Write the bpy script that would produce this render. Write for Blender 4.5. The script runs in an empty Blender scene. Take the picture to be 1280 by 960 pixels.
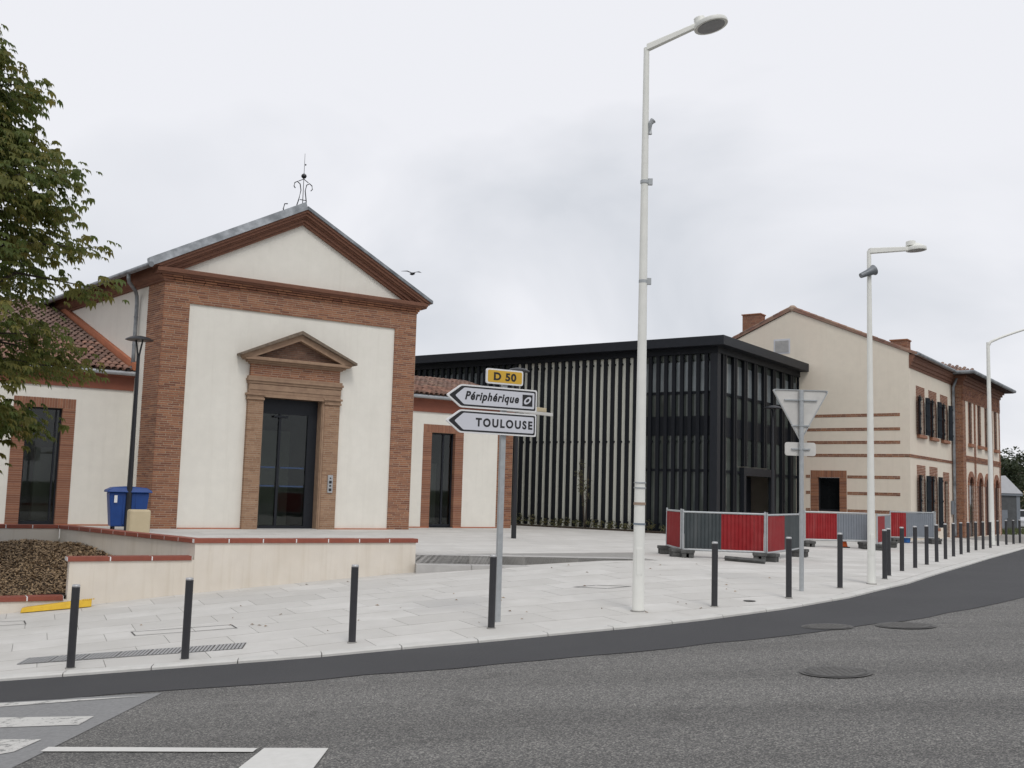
import bpy, math, random
import numpy as np
from mathutils import Vector, Matrix
random.seed(7); rng = np.random.default_rng(7)
SC = bpy.context.scene
COL = SC.collection
R = math.radians

# ------------------------------------------------------------------ camera
F = 1280.0; PITCH = R(5.93); ROLL = R(1.63); EYE = 1.45
cp, sp, cr, sr = math.cos(PITCH), math.sin(PITCH), math.cos(ROLL), math.sin(ROLL)
FW = np.array([0, cp, sp]); _r = np.array([1., 0, 0]); _u = np.array([0, -sp, cp])
RT = cr*_r + sr*_u; UP = -sr*_r + cr*_u
cd = bpy.data.cameras.new('camera'); cam = bpy.data.objects.new('camera', cd); COL.objects.link(cam)
cd.sensor_width = 36; cd.lens = 36*F/1280; cd.clip_start = .1; cd.clip_end = 6000
M = Matrix(((RT[0], UP[0], -FW[0], 0), (RT[1], UP[1], -FW[1], 0), (RT[2], UP[2], -FW[2], EYE), (0, 0, 0, 1)))
cam.matrix_world = M
SC.camera = cam

# ------------------------------------------------------------------ overcast sky and soft sun
SUN_EL, SUN_AZ = R(52), R(163)          # azimuth clockwise from +Y : light comes over the right shoulder
w = bpy.data.worlds.new('World'); SC.world = w; w.use_nodes = True
nt = w.node_tree; nt.nodes.clear()
def N(t, **k):
    n = nt.nodes.new(t)
    for a, b in k.items(): setattr(n, a, b)
    return n
sky = N('ShaderNodeTexSky', sky_type='NISHITA'); sky.sun_disc = False
sky.sun_elevation = SUN_EL; sky.sun_rotation = SUN_AZ
skm = N('ShaderNodeVectorMath', operation='SCALE'); skm.inputs['Scale'].default_value = .10
nt.links.new(sky.outputs[0], skm.inputs[0])
tc = N('ShaderNodeTexCoord')
sep = N('ShaderNodeSeparateXYZ'); nt.links.new(tc.outputs['Generated'], sep.inputs[0])
# cloud deck : project the direction on a plane so that clouds flatten towards the horizon
add = N('ShaderNodeMath', operation='ADD'); add.inputs[1].default_value = .35
ab = N('ShaderNodeMath', operation='ABSOLUTE'); nt.links.new(sep.outputs[2], ab.inputs[0]); nt.links.new(ab.outputs[0], add.inputs[0])
dx = N('ShaderNodeMath', operation='DIVIDE'); dy = N('ShaderNodeMath', operation='DIVIDE')
nt.links.new(sep.outputs[0], dx.inputs[0]); nt.links.new(add.outputs[0], dx.inputs[1])
nt.links.new(sep.outputs[1], dy.inputs[0]); nt.links.new(add.outputs[0], dy.inputs[1])
cmb = N('ShaderNodeCombineXYZ'); nt.links.new(dx.outputs[0], cmb.inputs[0]); nt.links.new(dy.outputs[0], cmb.inputs[1])
cmb.inputs[2].default_value = 3.7
nz = N('ShaderNodeTexNoise'); nz.inputs['Scale'].default_value = 1.35; nz.inputs['Detail'].default_value = 5; nz.inputs['Roughness'].default_value = .48; nz.inputs['Distortion'].default_value = .5
nt.links.new(cmb.outputs[0], nz.inputs['Vector'])
rp = N('ShaderNodeValToRGB'); rp.color_ramp.elements[0].position = .33; rp.color_ramp.elements[1].position = .56
rp.color_ramp.elements[0].color = (.68, .705, .755, 1); rp.color_ramp.elements[1].color = (.885, .892, .935, 1)
nt.links.new(nz.outputs[0], rp.inputs[0])
mx = N('ShaderNodeMix', data_type='RGBA'); mx.inputs[0].default_value = .96
nt.links.new(skm.outputs[0], mx.inputs[6]); nt.links.new(rp.outputs[0], mx.inputs[7])
bg = N('ShaderNodeBackground'); bg.inputs[1].default_value = 1.0
nt.links.new(mx.outputs[2], bg.inputs[0])
wo = N('ShaderNodeOutputWorld'); nt.links.new(bg.outputs[0], wo.inputs[0])

sd = bpy.data.lights.new('sun', 'SUN'); sd.energy = 1.1; sd.angle = R(18); sd.color = (1, .965, .92)
so = bpy.data.objects.new('sun', sd); COL.objects.link(so)
sdir = Vector((math.sin(SUN_AZ)*math.cos(SUN_EL), math.cos(SUN_AZ)*math.cos(SUN_EL), math.sin(SUN_EL)))
so.rotation_euler = sdir.to_track_quat('Z', 'Y').to_euler(); so.location = (10, -10, 30)
VS = SC.view_settings
VS.view_transform = 'Standard'; VS.look = 'None'; VS.gamma = 1; VS.exposure = 0.0; VS.use_curve_mapping = False

# ------------------------------------------------------------------ pixel helpers (direction only; distance from ground / walls)
O3 = np.array([0, 0, EYE])
def ray(px, py): return FW + (px-640)/F*RT + (480-py)/F*UP
def atz(px, py, z):
    d = ray(px, py); return O3 + d*((z-EYE)/d[2])
def aty(px, py, Y):
    d = ray(px, py); return O3 + d*(Y/d[1])
def U(a): a = R(a); return np.array([math.sin(a), math.cos(a), 0])

# ------------------------------------------------------------------ ground heights : the street falls to the left, the terrace is flat
CP = np.array([(-5.24,12.68,-.84),(-3.97,13.02,-.75),(-1.97,13.51,-.57),(-.19,14.35,-.44),(3.25,16.23,-.26),(4.7,17.27,-.19),(6.08,18.91,-.155),(7.11,20.24,-.14),(9.01,23.64,-.13),(10.8,26.66,-.14),(13.39,31.06,-.15),(16.63,36.72,-.19),(18.17,38.9,-.2),(22.1,44.6,-.2),
 (-7.85,19.12,-.89),(-6.03,20.21,-.70),(-2.04,22.6,-.39),(.3,22.95,-.19),(2.7,23.3,-.01),(4,31,-.01),(4.7,39.4,-.01),(8,37,-.03),(13,44,-.1),(20,48,-.16),(8,30,-.06),(-11,17,-1.16),(-9,12,-1.15),(30,58,-.2),(-16,14,-1.5)])
_n = len(CP); _A = np.zeros((_n+3, _n+3))
_A[:_n, :_n] = np.linalg.norm(CP[:, None, :2]-CP[None, :, :2], axis=2) - .3*np.eye(_n)
_A[:_n, _n] = 1; _A[_n, :_n] = 1; _A[:_n, _n+1:] = CP[:, :2]; _A[_n+1:, :_n] = CP[:, :2].T
_W = np.linalg.solve(_A, np.r_[CP[:, 2], 0, 0, 0])
def zpv(x, y):
    x = min(max(x, -18), 34); y = min(max(y, 8), 62)
    r = np.hypot(x-CP[:, 0], y-CP[:, 1]); return float(_W[:_n] @ r + _W[_n] + _W[_n+1]*x + _W[_n+2]*y)
KX = [-40, -16, -9, -5.89, -5.1, -3.84, -3.01, -2.26, -.2, 1.87, 2.91, 4.4, 5.83, 7.98, 9.95, 12.18, 15.9, 19.85, 24, 40, 80]
KY = [5.5, 9.6, 11.6, 12.29, 12.40, 12.59, 12.73, 12.88, 13.55, 14.48, 15.1, 16.25, 17.72, 20.63, 23.81, 27.36, 33.4, 39.74, 45.6, 64, 108]
def yk(x): return float(np.interp(x, KX, KY))
def sk(x): return (yk(x+.6)-yk(x-.6))/1.2
_zkX = np.linspace(-45, 45, 181); _zkZ = np.array([zpv(x, yk(x)+.15) for x in _zkX])
_zkZ = np.convolve(np.pad(_zkZ, 4, 'edge'), np.ones(9)/9, 'valid')
def zk(x): return float(np.interp(x, _zkX, _zkZ))
def zroad(x, y):
    d = (yk(x)-y)/math.sqrt(1+sk(x)**2)
    d = max(d, 0.0)
    return zk(x) - .045 + min(.022*d, .26)
def solve(px, py, fn):
    z = -.2
    for i in range(60):
        P = atz(px, py, z); z = .6*z + .4*fn(P[0], P[1])
    P[2] = fn(P[0], P[1]); return P
def G(px, py): return solve(px, py, zpv)
def GR(px, py): return solve(px, py, zroad)

# ------------------------------------------------------------------ materials
MATS = {}
def mat(name, col, rough=.7, col2=None, scale=6., var=.15, bump=0., bscale=40., metal=0., tint=0., tcol=None, spec=.5, rnd=0., big=0., bigcol=None, bigscale=.5, coord='Object', stretch=None, streak=0., scol=None):
    m = bpy.data.materials.new(name); m.use_nodes = True; t = m.node_tree; b = t.nodes['Principled BSDF']
    L = t.links.new
    def nn(ty, **k):
        n = t.nodes.new(ty)
        for a, c in k.items(): setattr(n, a, c)
        return n
    co = nn('ShaderNodeTexCoord'); src = co.outputs[coord] if coord != 'World' else nn('ShaderNodeNewGeometry').outputs['Position']
    if stretch:
        mp = nn('ShaderNodeMapping'); mp.inputs['Scale'].default_value = stretch; L(src, mp.inputs[0]); srcs = mp.outputs[0]
    else: srcs = src
    c2 = col2 if col2 else tuple(c*(1-var*2) for c in col)
    no = nn('ShaderNodeTexNoise'); no.inputs['Scale'].default_value = scale; no.inputs['Detail'].default_value = 6; no.inputs['Roughness'].default_value = .6
    L(srcs, no.inputs['Vector'])
    rm = nn('ShaderNodeValToRGB'); rm.color_ramp.elements[0].position = .3; rm.color_ramp.elements[1].position = .7
    rm.color_ramp.elements[0].color = (*c2, 1); rm.color_ramp.elements[1].color = (*col, 1); L(no.outputs[0], rm.inputs[0])
    out = rm.outputs[0]
    if big:
        n2 = nn('ShaderNodeTexNoise'); n2.inputs['Scale'].default_value = bigscale; n2.inputs['Detail'].default_value = 4; L(src, n2.inputs['Vector'])
        r2 = nn('ShaderNodeMapRange'); r2.inputs[1].default_value = .42; r2.inputs[2].default_value = .68; r2.inputs[4].default_value = big; L(n2.outputs[0], r2.inputs[0])
        m2 = nn('ShaderNodeMix', data_type='RGBA'); L(r2.outputs[0], m2.inputs[0]); L(out, m2.inputs[6]); m2.inputs[7].default_value = (*(bigcol or tuple(c*.6 for c in col)), 1); out = m2.outputs[2]
    if streak:
        ms_ = nn('ShaderNodeMapping'); ms_.inputs['Scale'].default_value = (3.2, 3.2, .22); L(src, ms_.inputs[0])
        n5 = nn('ShaderNodeTexNoise'); n5.inputs['Scale'].default_value = 1.6; n5.inputs['Detail'].default_value = 7; n5.inputs['Roughness'].default_value = .65; L(ms_.outputs[0], n5.inputs['Vector'])
        r5 = nn('ShaderNodeMapRange'); r5.inputs[1].default_value = .5; r5.inputs[2].default_value = .78; r5.inputs[4].default_value = streak; L(n5.outputs[0], r5.inputs[0])
        m5 = nn('ShaderNodeMix', data_type='RGBA'); L(r5.outputs[0], m5.inputs[0]); L(out, m5.inputs[6]); m5.inputs[7].default_value = (*(scol or tuple(c*.6 for c in col)), 1); out = m5.outputs[2]
    if tint:
        at = nn('ShaderNodeAttribute', attribute_name='tint')
        mt = nn('ShaderNodeMath', operation='MULTIPLY'); L(at.outputs['Fac'], mt.inputs[0]); mt.inputs[1].default_value = tint
        m3 = nn('ShaderNodeMix', data_type='RGBA'); L(mt.outputs[0], m3.inputs[0]); L(out, m3.inputs[6]); m3.inputs[7].default_value = (*(tcol or (.02, .02, .02)), 1); out = m3.outputs[2]
    if rnd:
        oi = nn('ShaderNodeObjectInfo'); mt = nn('ShaderNodeMath', operation='MULTIPLY'); L(oi.outputs['Random'], mt.inputs[0]); mt.inputs[1].default_value = rnd
        m4 = nn('ShaderNodeMix', data_type='RGBA'); L(mt.outputs[0], m4.inputs[0]); L(out, m4.inputs[6]); m4.inputs[7].default_value = (*(tcol or tuple(c*.5 for c in col)), 1); out = m4.outputs[2]
    L(out, b.inputs['Base Color'])
    b.inputs['Roughness'].default_value = rough; b.inputs['Metallic'].default_value = metal; b.inputs['Specular IOR Level'].default_value = spec
    if bump:
        nb = nn('ShaderNodeTexNoise'); nb.inputs['Scale'].default_value = bscale; nb.inputs['Detail'].default_value = 4; L(src, nb.inputs['Vector'])
        bp = nn('ShaderNodeBump'); bp.inputs['Strength'].default_value = bump; bp.inputs['Distance'].default_value = .02; L(nb.outputs[0], bp.inputs['Height']); L(bp.outputs[0], b.inputs['Normal'])
    MATS[name] = m; return m

mat('white_render', (.80, .775, .705), .85, scale=3, var=.03, bump=.1, bscale=60, big=.3, bigcol=(.68, .655, .59), bigscale=.45, streak=.22, scol=(.56, .53, .46))
mat('cream_render', (.755, .685, .575), .85, scale=3, var=.03, bump=.1, bscale=60, big=.55, bigcol=(.73, .60, .50), bigscale=.22, streak=.2, scol=(.55, .47, .38))
mat('low_wall_render', (.72, .665, .585), .85, scale=2.5, var=.04, bump=.12, bscale=50, big=.4, bigcol=(.60, .53, .43), bigscale=.8, streak=.5, scol=(.50, .43, .33))
mat('brick', (.355, .165, .088), .88, (.285, .122, .066), scale=9, tint=.78, tcol=(.14, .052, .036), bump=.25, bscale=90)
mat('brick_tan', (.375, .235, .145), .88, (.31, .185, .112), scale=7, tint=.75, tcol=(.22, .12, .07), bump=.25, bscale=90)
mat('brick_bright', (.345, .165, .098), .85, (.28, .125, .075), scale=9, tint=.75, tcol=(.18, .075, .05), bump=.2, bscale=90)
mat('brick_dark', (.20, .105, .068), .9, (.15, .075, .05), scale=9, tint=.8, tcol=(.085, .042, .032), bump=.25, bscale=90)
mat('mortar', (.42, .315, .23), .95, scale=20, var=.1)
mat('moulding', (.235, .108, .065), .85, (.14, .064, .043), scale=4, bump=.25, bscale=30, tint=.5, tcol=(.17, .07, .05), stretch=(1, 1, 8))
mat('moulding_tan', (.35, .235, .155), .88, (.25, .16, .108), scale=5, bump=.3, bscale=40)
mat('portal_cap', (.22, .17, .125), .92, (.12, .092, .07), scale=9, bump=.5, bscale=40)
mat('frieze_paint', (.25, .085, .05), .8, (.20, .068, .042), scale=3)
mat('flashing_clay', (.46, .17, .085), .8, (.38, .13, .065), scale=3)
mat('zinc', (.34, .36, .38), .5, (.20, .215, .23), scale=5, metal=.3, big=.85, bigcol=(.11, .12, .13), bigscale=2.2)
mat('zinc_light', (.46, .48, .5), .4, (.36, .38, .4), scale=3, metal=.5)
mat('tile', (.40, .225, .165), .9, (.25, .125, .095), scale=5, rnd=.85, tint=.8, tcol=(.13, .085, .07), bump=.3, bscale=30, big=.6, bigcol=(.40, .31, .22), bigscale=1.6)
mat('dark_metal', (.012, .0145, .020), .5, scale=4, var=.1, spec=.3)
mat('fin_metal', (.0075, .0095, .0135), .55, scale=4, var=.1, spec=.22)
mat('black_paint', (.012, .013, .017), .4, scale=4, var=.1)
mat('bollard_paint', (.034, .034, .038), .5, scale=8, var=.12)
mat('bollard_cap', (.6, .6, .6), .35, scale=8, metal=.6)
mat('glass_dark', (.008, .009, .010), .05, scale=2, var=.1, spec=.28)
mat('glass_soft', (.045, .05, .046), .05, scale=.8, var=.3, spec=.4)
mat('glass_grey', (.105, .12, .108), .05, scale=.5, var=.3, spec=.5)
mat('interior_grey', (.36, .37, .355), .8, scale=1.0, var=.15)
mat('glass_painted_sky', (.25, .28, .29), .08, scale=.7, var=.25, spec=.5)  # sky reflection put into the glass as a paler base colour
mat('strip_wall', (.72, .72, .63), .8, scale=3, var=.03)
mat('galvanised', (.44, .46, .47), .45, (.36, .38, .39), scale=14, metal=.3)
mat('lamp_white', (.82, .82, .77), .45, (.76, .76, .715), scale=5, var=.04, big=.25, bigcol=(.66, .66, .62), bigscale=1.2)
mat('lamp_glass', (.22, .23, .24), .25, scale=10, var=.1)
mat('sign_white', (.64, .65, .70), .4, scale=3, var=.03)
mat('sign_rim', (.78, .78, .78), .4, scale=3, var=.03)
mat('sign_black', (.012, .012, .014), .5, scale=3, var=.05)
mat('sign_yellow', (.66, .40, .035), .4, scale=3, var=.03)
mat('sign_back', (.62, .605, .575), .45, (.52, .51, .485), scale=5, metal=.1, big=.4, bigcol=(.70, .68, .63), bigscale=3)
mat('slab', (.645, .63, .60), .82, (.575, .56, .53), scale=2.4, bump=.12, bscale=70, tint=.8, tcol=(.49, .475, .445), big=.45, bigcol=(.48, .465, .43), bigscale=1.3, coord='World')
mat('joint', (.33, .32, .30), .95, scale=8, var=.1)
mat('kerb_stone', (.63, .62, .59), .85, (.54, .53, .50), scale=5, bump=.2, bscale=60, rnd=.3, tcol=(.5, .49, .46))
mat('step_stone', (.52, .51, .49), .88, (.40, .39, .375), scale=3, bump=.25, bscale=50, rnd=.4, tcol=(.3, .29, .28))
mat('coping', (.30, .085, .05), .75, (.23, .062, .04), scale=8, rnd=.45, tcol=(.19, .052, .035), bump=.15, bscale=60)
mat('asphalt_new', (.053, .053, .056), .85, (.042, .042, .045), scale=30, bump=.35, bscale=260, big=.35, bigcol=(.075, .075, .077), bigscale=.5)
mat('resin_grey', (.27, .27, .268), .85, (.20, .20, .20), scale=25, bump=.3, bscale=200)
mat('iron', (.15, .146, .138), .75, (.105, .102, .098), scale=25, metal=.3, bump=.4, bscale=90)
mat('manhole_patch', (.135, .131, .126), .9, (.10, .098, .094), scale=30, bump=.3, bscale=200)
mat('steel_grate', (.44, .44, .44), .5, (.34, .345, .35), scale=15, metal=.15)
mat('hoard_red', (.29, .018, .021), .6, (.24, .015, .018), scale=5, spec=.2, streak=.35, scol=(.36, .14, .13), big=.25, bigcol=(.33, .06, .06), bigscale=4)
mat('hoard_grey', (.058, .07, .074), .6, (.048, .058, .062), scale=5, spec=.2, streak=.4, scol=(.16, .165, .165), big=.25, bigcol=(.085, .095, .10), bigscale=4)
mat('hoard_light', (.20, .22, .25), .5, (.17, .19, .215), scale=5)
mat('block', (.12, .12, .115), .9, (.055, .055, .053), scale=9, bump=.4, bscale=50)
mat('bin_blue', (.012, .060, .25), .42, (.010, .048, .20), scale=3, spec=.4)
mat('post_beige', (.56, .47, .31), .6, (.50, .415, .27), scale=4)
mat('yellow_plastic', (.72, .46, .02), .5, (.60, .36, .015), scale=8)
mat('orange', (.75, .13, .02), .5, scale=8)
mat('blue_plastic', (.01, .12, .40), .5, scale=8)
mat('bark', (.07, .055, .042), .95, (.035, .028, .022), scale=10, bump=.6, bscale=20)
mat('chip', (.46, .325, .19), .95, (.32, .22, .125), scale=12, tint=.85, tcol=(.11, .073, .048))
mat('soil', (.05, .034, .022), 1, scale=12, var=.3, bump=.5, bscale=30)
mat('shutter', (.016, .021, .028), .7, scale=6, var=.15, spec=.15)
mat('brown_wood', (.055, .024, .017), .7, scale=6, var=.15, spec=.12)
mat('stone_trim', (.42, .31, .235), .85, scale=8, var=.12)
mat('vent_grey', (.50, .49, .47), .7, scale=3)
mat('shed_grey', (.10, .105, .11), .8, scale=3)
mat('shed_white', (.62, .63, .66), .5, scale=3, var=.05)
mat('grass', (.07, .10, .03), .95, (.045, .07, .02), scale=20, tint=.6, tcol=(.13, .12, .05))
mat('car_white', (.55, .56, .58), .3, scale=2, var=.02)
mat('car_dark', (.03, .032, .036), .3, scale=2, var=.02)
mat('rubber', (.012, .012, .012), .8, scale=5)
mat('field', (.09, .105, .05), 1, scale=.3, var=.2)
mat('bird', (.02, .02, .022), .8, scale=5)
mat('silver', (.55, .56, .57), .35, scale=20, metal=.7)
mat('road_paint', (.66, .65, .62), .8, (.60, .59, .56), scale=14, bump=.2, bscale=150)

def leafmat(name, col, tcol, tint=.9, trans=.25):
    m = mat(name, col, .55, tuple(c*.75 for c in col), scale=3, tint=tint, tcol=tcol, spec=.35)
    t = m.node_tree; b = t.nodes['Principled BSDF']; o = t.nodes['Material Output']
    tr = t.nodes.new('ShaderNodeBsdfTranslucent'); ms = t.nodes.new('ShaderNodeMixShader'); ms.inputs[0].default_value = trans
    src = b.inputs['Base Color'].links[0].from_socket
    t.links.new(src, tr.inputs[0]); t.links.new(b.outputs[0], ms.inputs[1]); t.links.new(tr.outputs[0], ms.inputs[2]); t.links.new(ms.outputs[0], o.inputs[0])
leafmat('chestnut_leaf', (.13, .172, .048), (.28, .22, .06), .8, .55)
leafmat('dark_leaf', (.030, .046, .020), (.055, .065, .025), .9, .15)
leafmat('shrub_leaf', (.11, .12, .05), (.16, .13, .06), .9)

def asphalt_old():
    m = mat('asphalt_old', (.19, .186, .178), .85, (.125, .122, .117), scale=60, bump=.6, bscale=150, big=.35, bigcol=(.125, .122, .118), bigscale=.35)
    t = m.node_tree; L = t.links.new; b = t.nodes['Principled BSDF']
    co = t.nodes.new('ShaderNodeTexCoord')
    vo = t.nodes.new('ShaderNodeTexVoronoi'); vo.inputs['Scale'].default_value = 95; L(co.outputs['Object'], vo.inputs['Vector'])
    cr_ = t.nodes.new('ShaderNodeValToRGB'); e = cr_.color_ramp.elements
    e[0].position = .05; e[0].color = (.35, .35, .35, 1); e[1].position = .95; e[1].color = (2.3, 2.25, 2.15, 1)
    e2 = e.new(.6); e2.color = (.85, .85, .85, 1)
    sp_ = t.nodes.new('ShaderNodeSeparateColor'); L(vo.outputs['Color'], sp_.inputs[0]); L(sp_.outputs[0], cr_.inputs[0])
    src = b.inputs['Base Color'].links[0].from_socket
    mu = t.nodes.new('ShaderNodeMix'); mu.data_type = 'RGBA'; mu.blend_type = 'MULTIPLY'; mu.inputs[0].default_value = .8
    L(src, mu.inputs[6]); L(cr_.outputs[0], mu.inputs[7])
    mp = t.nodes.new('ShaderNodeMapping'); mp.inputs['Rotation'].default_value = (0, 0, R(-24)); mp.inputs['Scale'].default_value = (.06, .9, 1); L(co.outputs['Object'], mp.inputs[0])
    n3 = t.nodes.new('ShaderNodeTexNoise'); n3.inputs['Scale'].default_value = 1.0; n3.inputs['Detail'].default_value = 3; L(mp.outputs[0], n3.inputs['Vector'])
    r3 = t.nodes.new('ShaderNodeMapRange'); r3.inputs[1].default_value = .35; r3.inputs[2].default_value = .65; r3.inputs[3].default_value = .80; r3.inputs[4].default_value = 1.14; L(n3.outputs[0], r3.inputs[0])
    n4 = t.nodes.new('ShaderNodeTexNoise'); n4.inputs['Scale'].default_value = 1.7; n4.inputs['Detail'].default_value = 6; L(co.outputs['Object'], n4.inputs['Vector'])
    r4 = t.nodes.new('ShaderNodeMapRange'); r4.inputs[1].default_value = .60; r4.inputs[2].default_value = .72; r4.inputs[3].default_value = 1.; r4.inputs[4].default_value = .78; L(n4.outputs[0], r4.inputs[0])
    pm_ = t.nodes.new('ShaderNodeMath'); pm_.operation = 'MULTIPLY'; L(r3.outputs[0], pm_.inputs[0]); L(r4.outputs[0], pm_.inputs[1])
    vm = t.nodes.new('ShaderNodeVectorMath'); vm.operation = 'SCALE'; L(mu.outputs[2], vm.inputs[0]); L(pm_.outputs[0], vm.inputs['Scale']); L(vm.outputs[0], b.inputs['Base Color'])
asphalt_old()
def clear_glass():
    m = bpy.data.materials.new('glass_clear'); m.use_nodes = True; t = m.node_tree; t.nodes.clear(); L = t.links.new
    o = t.nodes.new('ShaderNodeOutputMaterial'); tr = t.nodes.new('ShaderNodeBsdfTransparent'); tr.inputs[0].default_value = (.60, .64, .62, 1)
    gl = t.nodes.new('ShaderNodeBsdfGlossy'); gl.inputs['Roughness'].default_value = .02; fr_ = t.nodes.new('ShaderNodeFresnel'); fr_.inputs[0].default_value = 1.5
    mi = t.nodes.new('ShaderNodeMixShader'); L(fr_.outputs[0], mi.inputs[0]); L(tr.outputs[0], mi.inputs[1]); L(gl.outputs[0], mi.inputs[2]); L(mi.outputs[0], o.inputs[0]); MATS['glass_clear'] = m
clear_glass()

# worn road paint: patches where the asphalt shows through
def worn():
    m = mat('road_paint_worn', (.62, .61, .58), .85, (.52, .51, .48), scale=18, bump=.3, bscale=150)
    t = m.node_tree; L = t.links.new; b = t.nodes['Principled BSDF']; co = t.nodes.new('ShaderNodeTexCoord')
    no = t.nodes.new('ShaderNodeTexNoise'); no.inputs['Scale'].default_value = 9; no.inputs['Detail'].default_value = 8; no.inputs['Roughness'].default_value = .75; L(co.outputs['Object'], no.inputs['Vector'])
    r_ = t.nodes.new('ShaderNodeMapRange'); r_.inputs[1].default_value = .54; r_.inputs[2].default_value = .60; L(no.outputs[0], r_.inputs[0])
    src = b.inputs['Base Color'].links[0].from_socket
    mu = t.nodes.new('ShaderNodeMix'); mu.data_type = 'RGBA'; L(r_.outputs[0], mu.inputs[0]); L(src, mu.inputs[6]); mu.inputs[7].default_value = (.24, .235, .225, 1); L(mu.outputs[2], b.inputs['Base Color'])
worn()

# ------------------------------------------------------------------ mesh builder
class MB:
    def __init__(s): s.v = []; s.f = []; s.t = []
    def add(s, vs, fs, tint=0.):
        o = len(s.v); s.v += [tuple(map(float, p)) for p in vs]
        for f in fs: s.f.append(tuple(i+o for i in f)); s.t.append(tint)
        return s
    def box(s, x0, x1, y0, y1, z0, z1, tint=0., fn=None):
        vs = [(x, y, z) for z in (z0, z1) for y in (y0, y1) for x in (x0, x1)]
        if fn: vs = [fn(*p) for p in vs]
        return s.add(vs, [(0, 2, 3, 1), (4, 5, 7, 6), (0, 1, 5, 4), (2, 6, 7, 3), (0, 4, 6, 2), (1, 3, 7, 5)], tint)
    def prism(s, poly, a0, a1, fn, tint=0.):
        """poly: list of 2-D points, extruded between a0 and a1 ; fn(u,v,a)->xyz"""
        n = len(poly)
        vs = [fn(u, v, a0) for u, v in poly] + [fn(u, v, a1) for u, v in poly]
        fs = [tuple(range(n))[::-1], tuple(range(n, 2*n))] + [(i, (i+1) % n, n+(i+1) % n, n+i) for i in range(n)]
        return s.add(vs, fs, tint)
    def tube(s, pts, rad, n=8, tint=0., cap=True):
        pts = [Vector(p) for p in pts]; rs = rad if isinstance(rad, (list, tuple)) else [rad]*len(pts)
        o = len(s.v); up = Vector((.13, .07, 1)).normalized(); 
        for i, p in enumerate(pts):
            d = (pts[min(i+1, len(pts)-1)] - pts[max(i-1, 0)]).normalized()
            a = d.cross(up); 
            if a.length < .05: a = d.cross(Vector((1, 0, 0)))
            a.normalize(); b = d.cross(a)
            for k in range(n):
                an = 2*math.pi*k/n; s.v.append(tuple(p + (a*math.cos(an)+b*math.sin(an))*rs[i]))
        for i in range(len(pts)-1):
            for k in range(n):
                s.f.append((o+i*n+k, o+i*n+(k+1) % n, o+(i+1)*n+(k+1) % n, o+(i+1)*n+k)); s.t.append(tint)
        if cap:
            s.f.append(tuple(o+k for k in range(n))[::-1]); s.t.append(tint)
            s.f.append(tuple(o+(len(pts)-1)*n+k for k in range(n))); s.t.append(tint)
        return s
    def lathe(s, prof, c=(0, 0, 0), n=20, tint=0.):
        o = len(s.v)
        for r_, z in prof:
            for k in range(n):
                a = 2*math.pi*k/n; s.v.append((c[0]+r_*math.cos(a), c[1]+r_*math.sin(a), c[2]+z))
        for i in range(len(prof)-1):
            for k in range(n):
                s.f.append((o+i*n+k, o+i*n+(k+1) % n, o+(i+1)*n+(k+1) % n, o+(i+1)*n+k)); s.t.append(tint)
        s.f.append(tuple(o+k for k in range(n))[::-1]); s.t.append(tint)
        s.f.append(tuple(o+(len(prof)-1)*n+k for k in range(n))); s.t.append(tint)
        return s
    def mesh(s, name):
        me = bpy.data.meshes.new(name); me.from_pydata(s.v, [], s.f); me.validate(); 
        at = me.attributes.new('tint', 'FLOAT', 'FACE')
        if len(me.polygons) == len(s.t): at.data.foreach_set('value', np.array(s.t, dtype=np.float32))
        return me
    def build(s, name, m, parent=None, smooth=False, kind=None, bevel=0.):
        me = s.mesh(name); me.materials.append(MATS[m] if isinstance(m, str) else m)
        if smooth:
            me.polygons.foreach_set('use_smooth', [True]*len(me.polygons))
            try: me.set_sharp_from_angle(angle=R(38))
            except Exception: pass
        o = bpy.data.objects.new(name, me); COL.objects.link(o)
        if parent is not None: o.parent = parent
        if kind: o['kind'] = kind
        if bevel:
            b = o.modifiers.new('bevel', 'BEVEL'); b.width = bevel; b.segments = 2; b.limit_method = 'ANGLE'
        return o
def inst(name, me, parent=None, loc=(0, 0, 0), rot=(0, 0, 0), sc=(1, 1, 1)):
    o = bpy.data.objects.new(name, me); COL.objects.link(o); o.location = loc; o.rotation_euler = rot; o.scale = sc
    if parent is not None: o.parent = parent
    return o
def thing(name, label, cat, loc=(0, 0, 0), rz=0., group=None):
    o = bpy.data.objects.new(name, None); COL.objects.link(o); o.location = loc; o.rotation_euler = (0, 0, rz); o.empty_display_size = .3
    return tag(o, label, cat, group)
def tag(o, label, cat, group=None):
    o['label'] = label; o['category'] = cat
    if group: o['group'] = group
    return o
def struct(o): o['kind'] = 'structure'; return o

def bricks(mb, s0, s1, z0, z1, fn, dep=.05, L=.36, h=.052, c=.067, off=0., jit=.004):
    """running bond between s0..s1, z0..z1 ; fn(s, t, z) with t outward"""
    nrow = max(1, int(round((z1-z0)/c))); c = (z1-z0)/nrow; h = c-.018; k = 0
    for r_ in range(nrow):
        zz = z0+r_*c+.009; x = s0 - (L*.5 if (r_ % 2) else 0) + off
        dark = .28*math.sin(r_*1.7)*math.sin(r_*.31+1)
        while x < s1-.01:
            w_ = L*random.uniform(.72, 1.08); a, b = max(x, s0), min(x+w_, s1)
            if s1-b < .06: b = s1
            if b-a > .02:
                t = random.uniform(-jit, jit)
                mb.box(a, b-.016, -dep, t, zz, zz+h, min(1, max(0, random.gauss(.42, .34)+dark)), fn=lambda u, v, q: fn(u, v, q))
            x = b
    return mb

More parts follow.
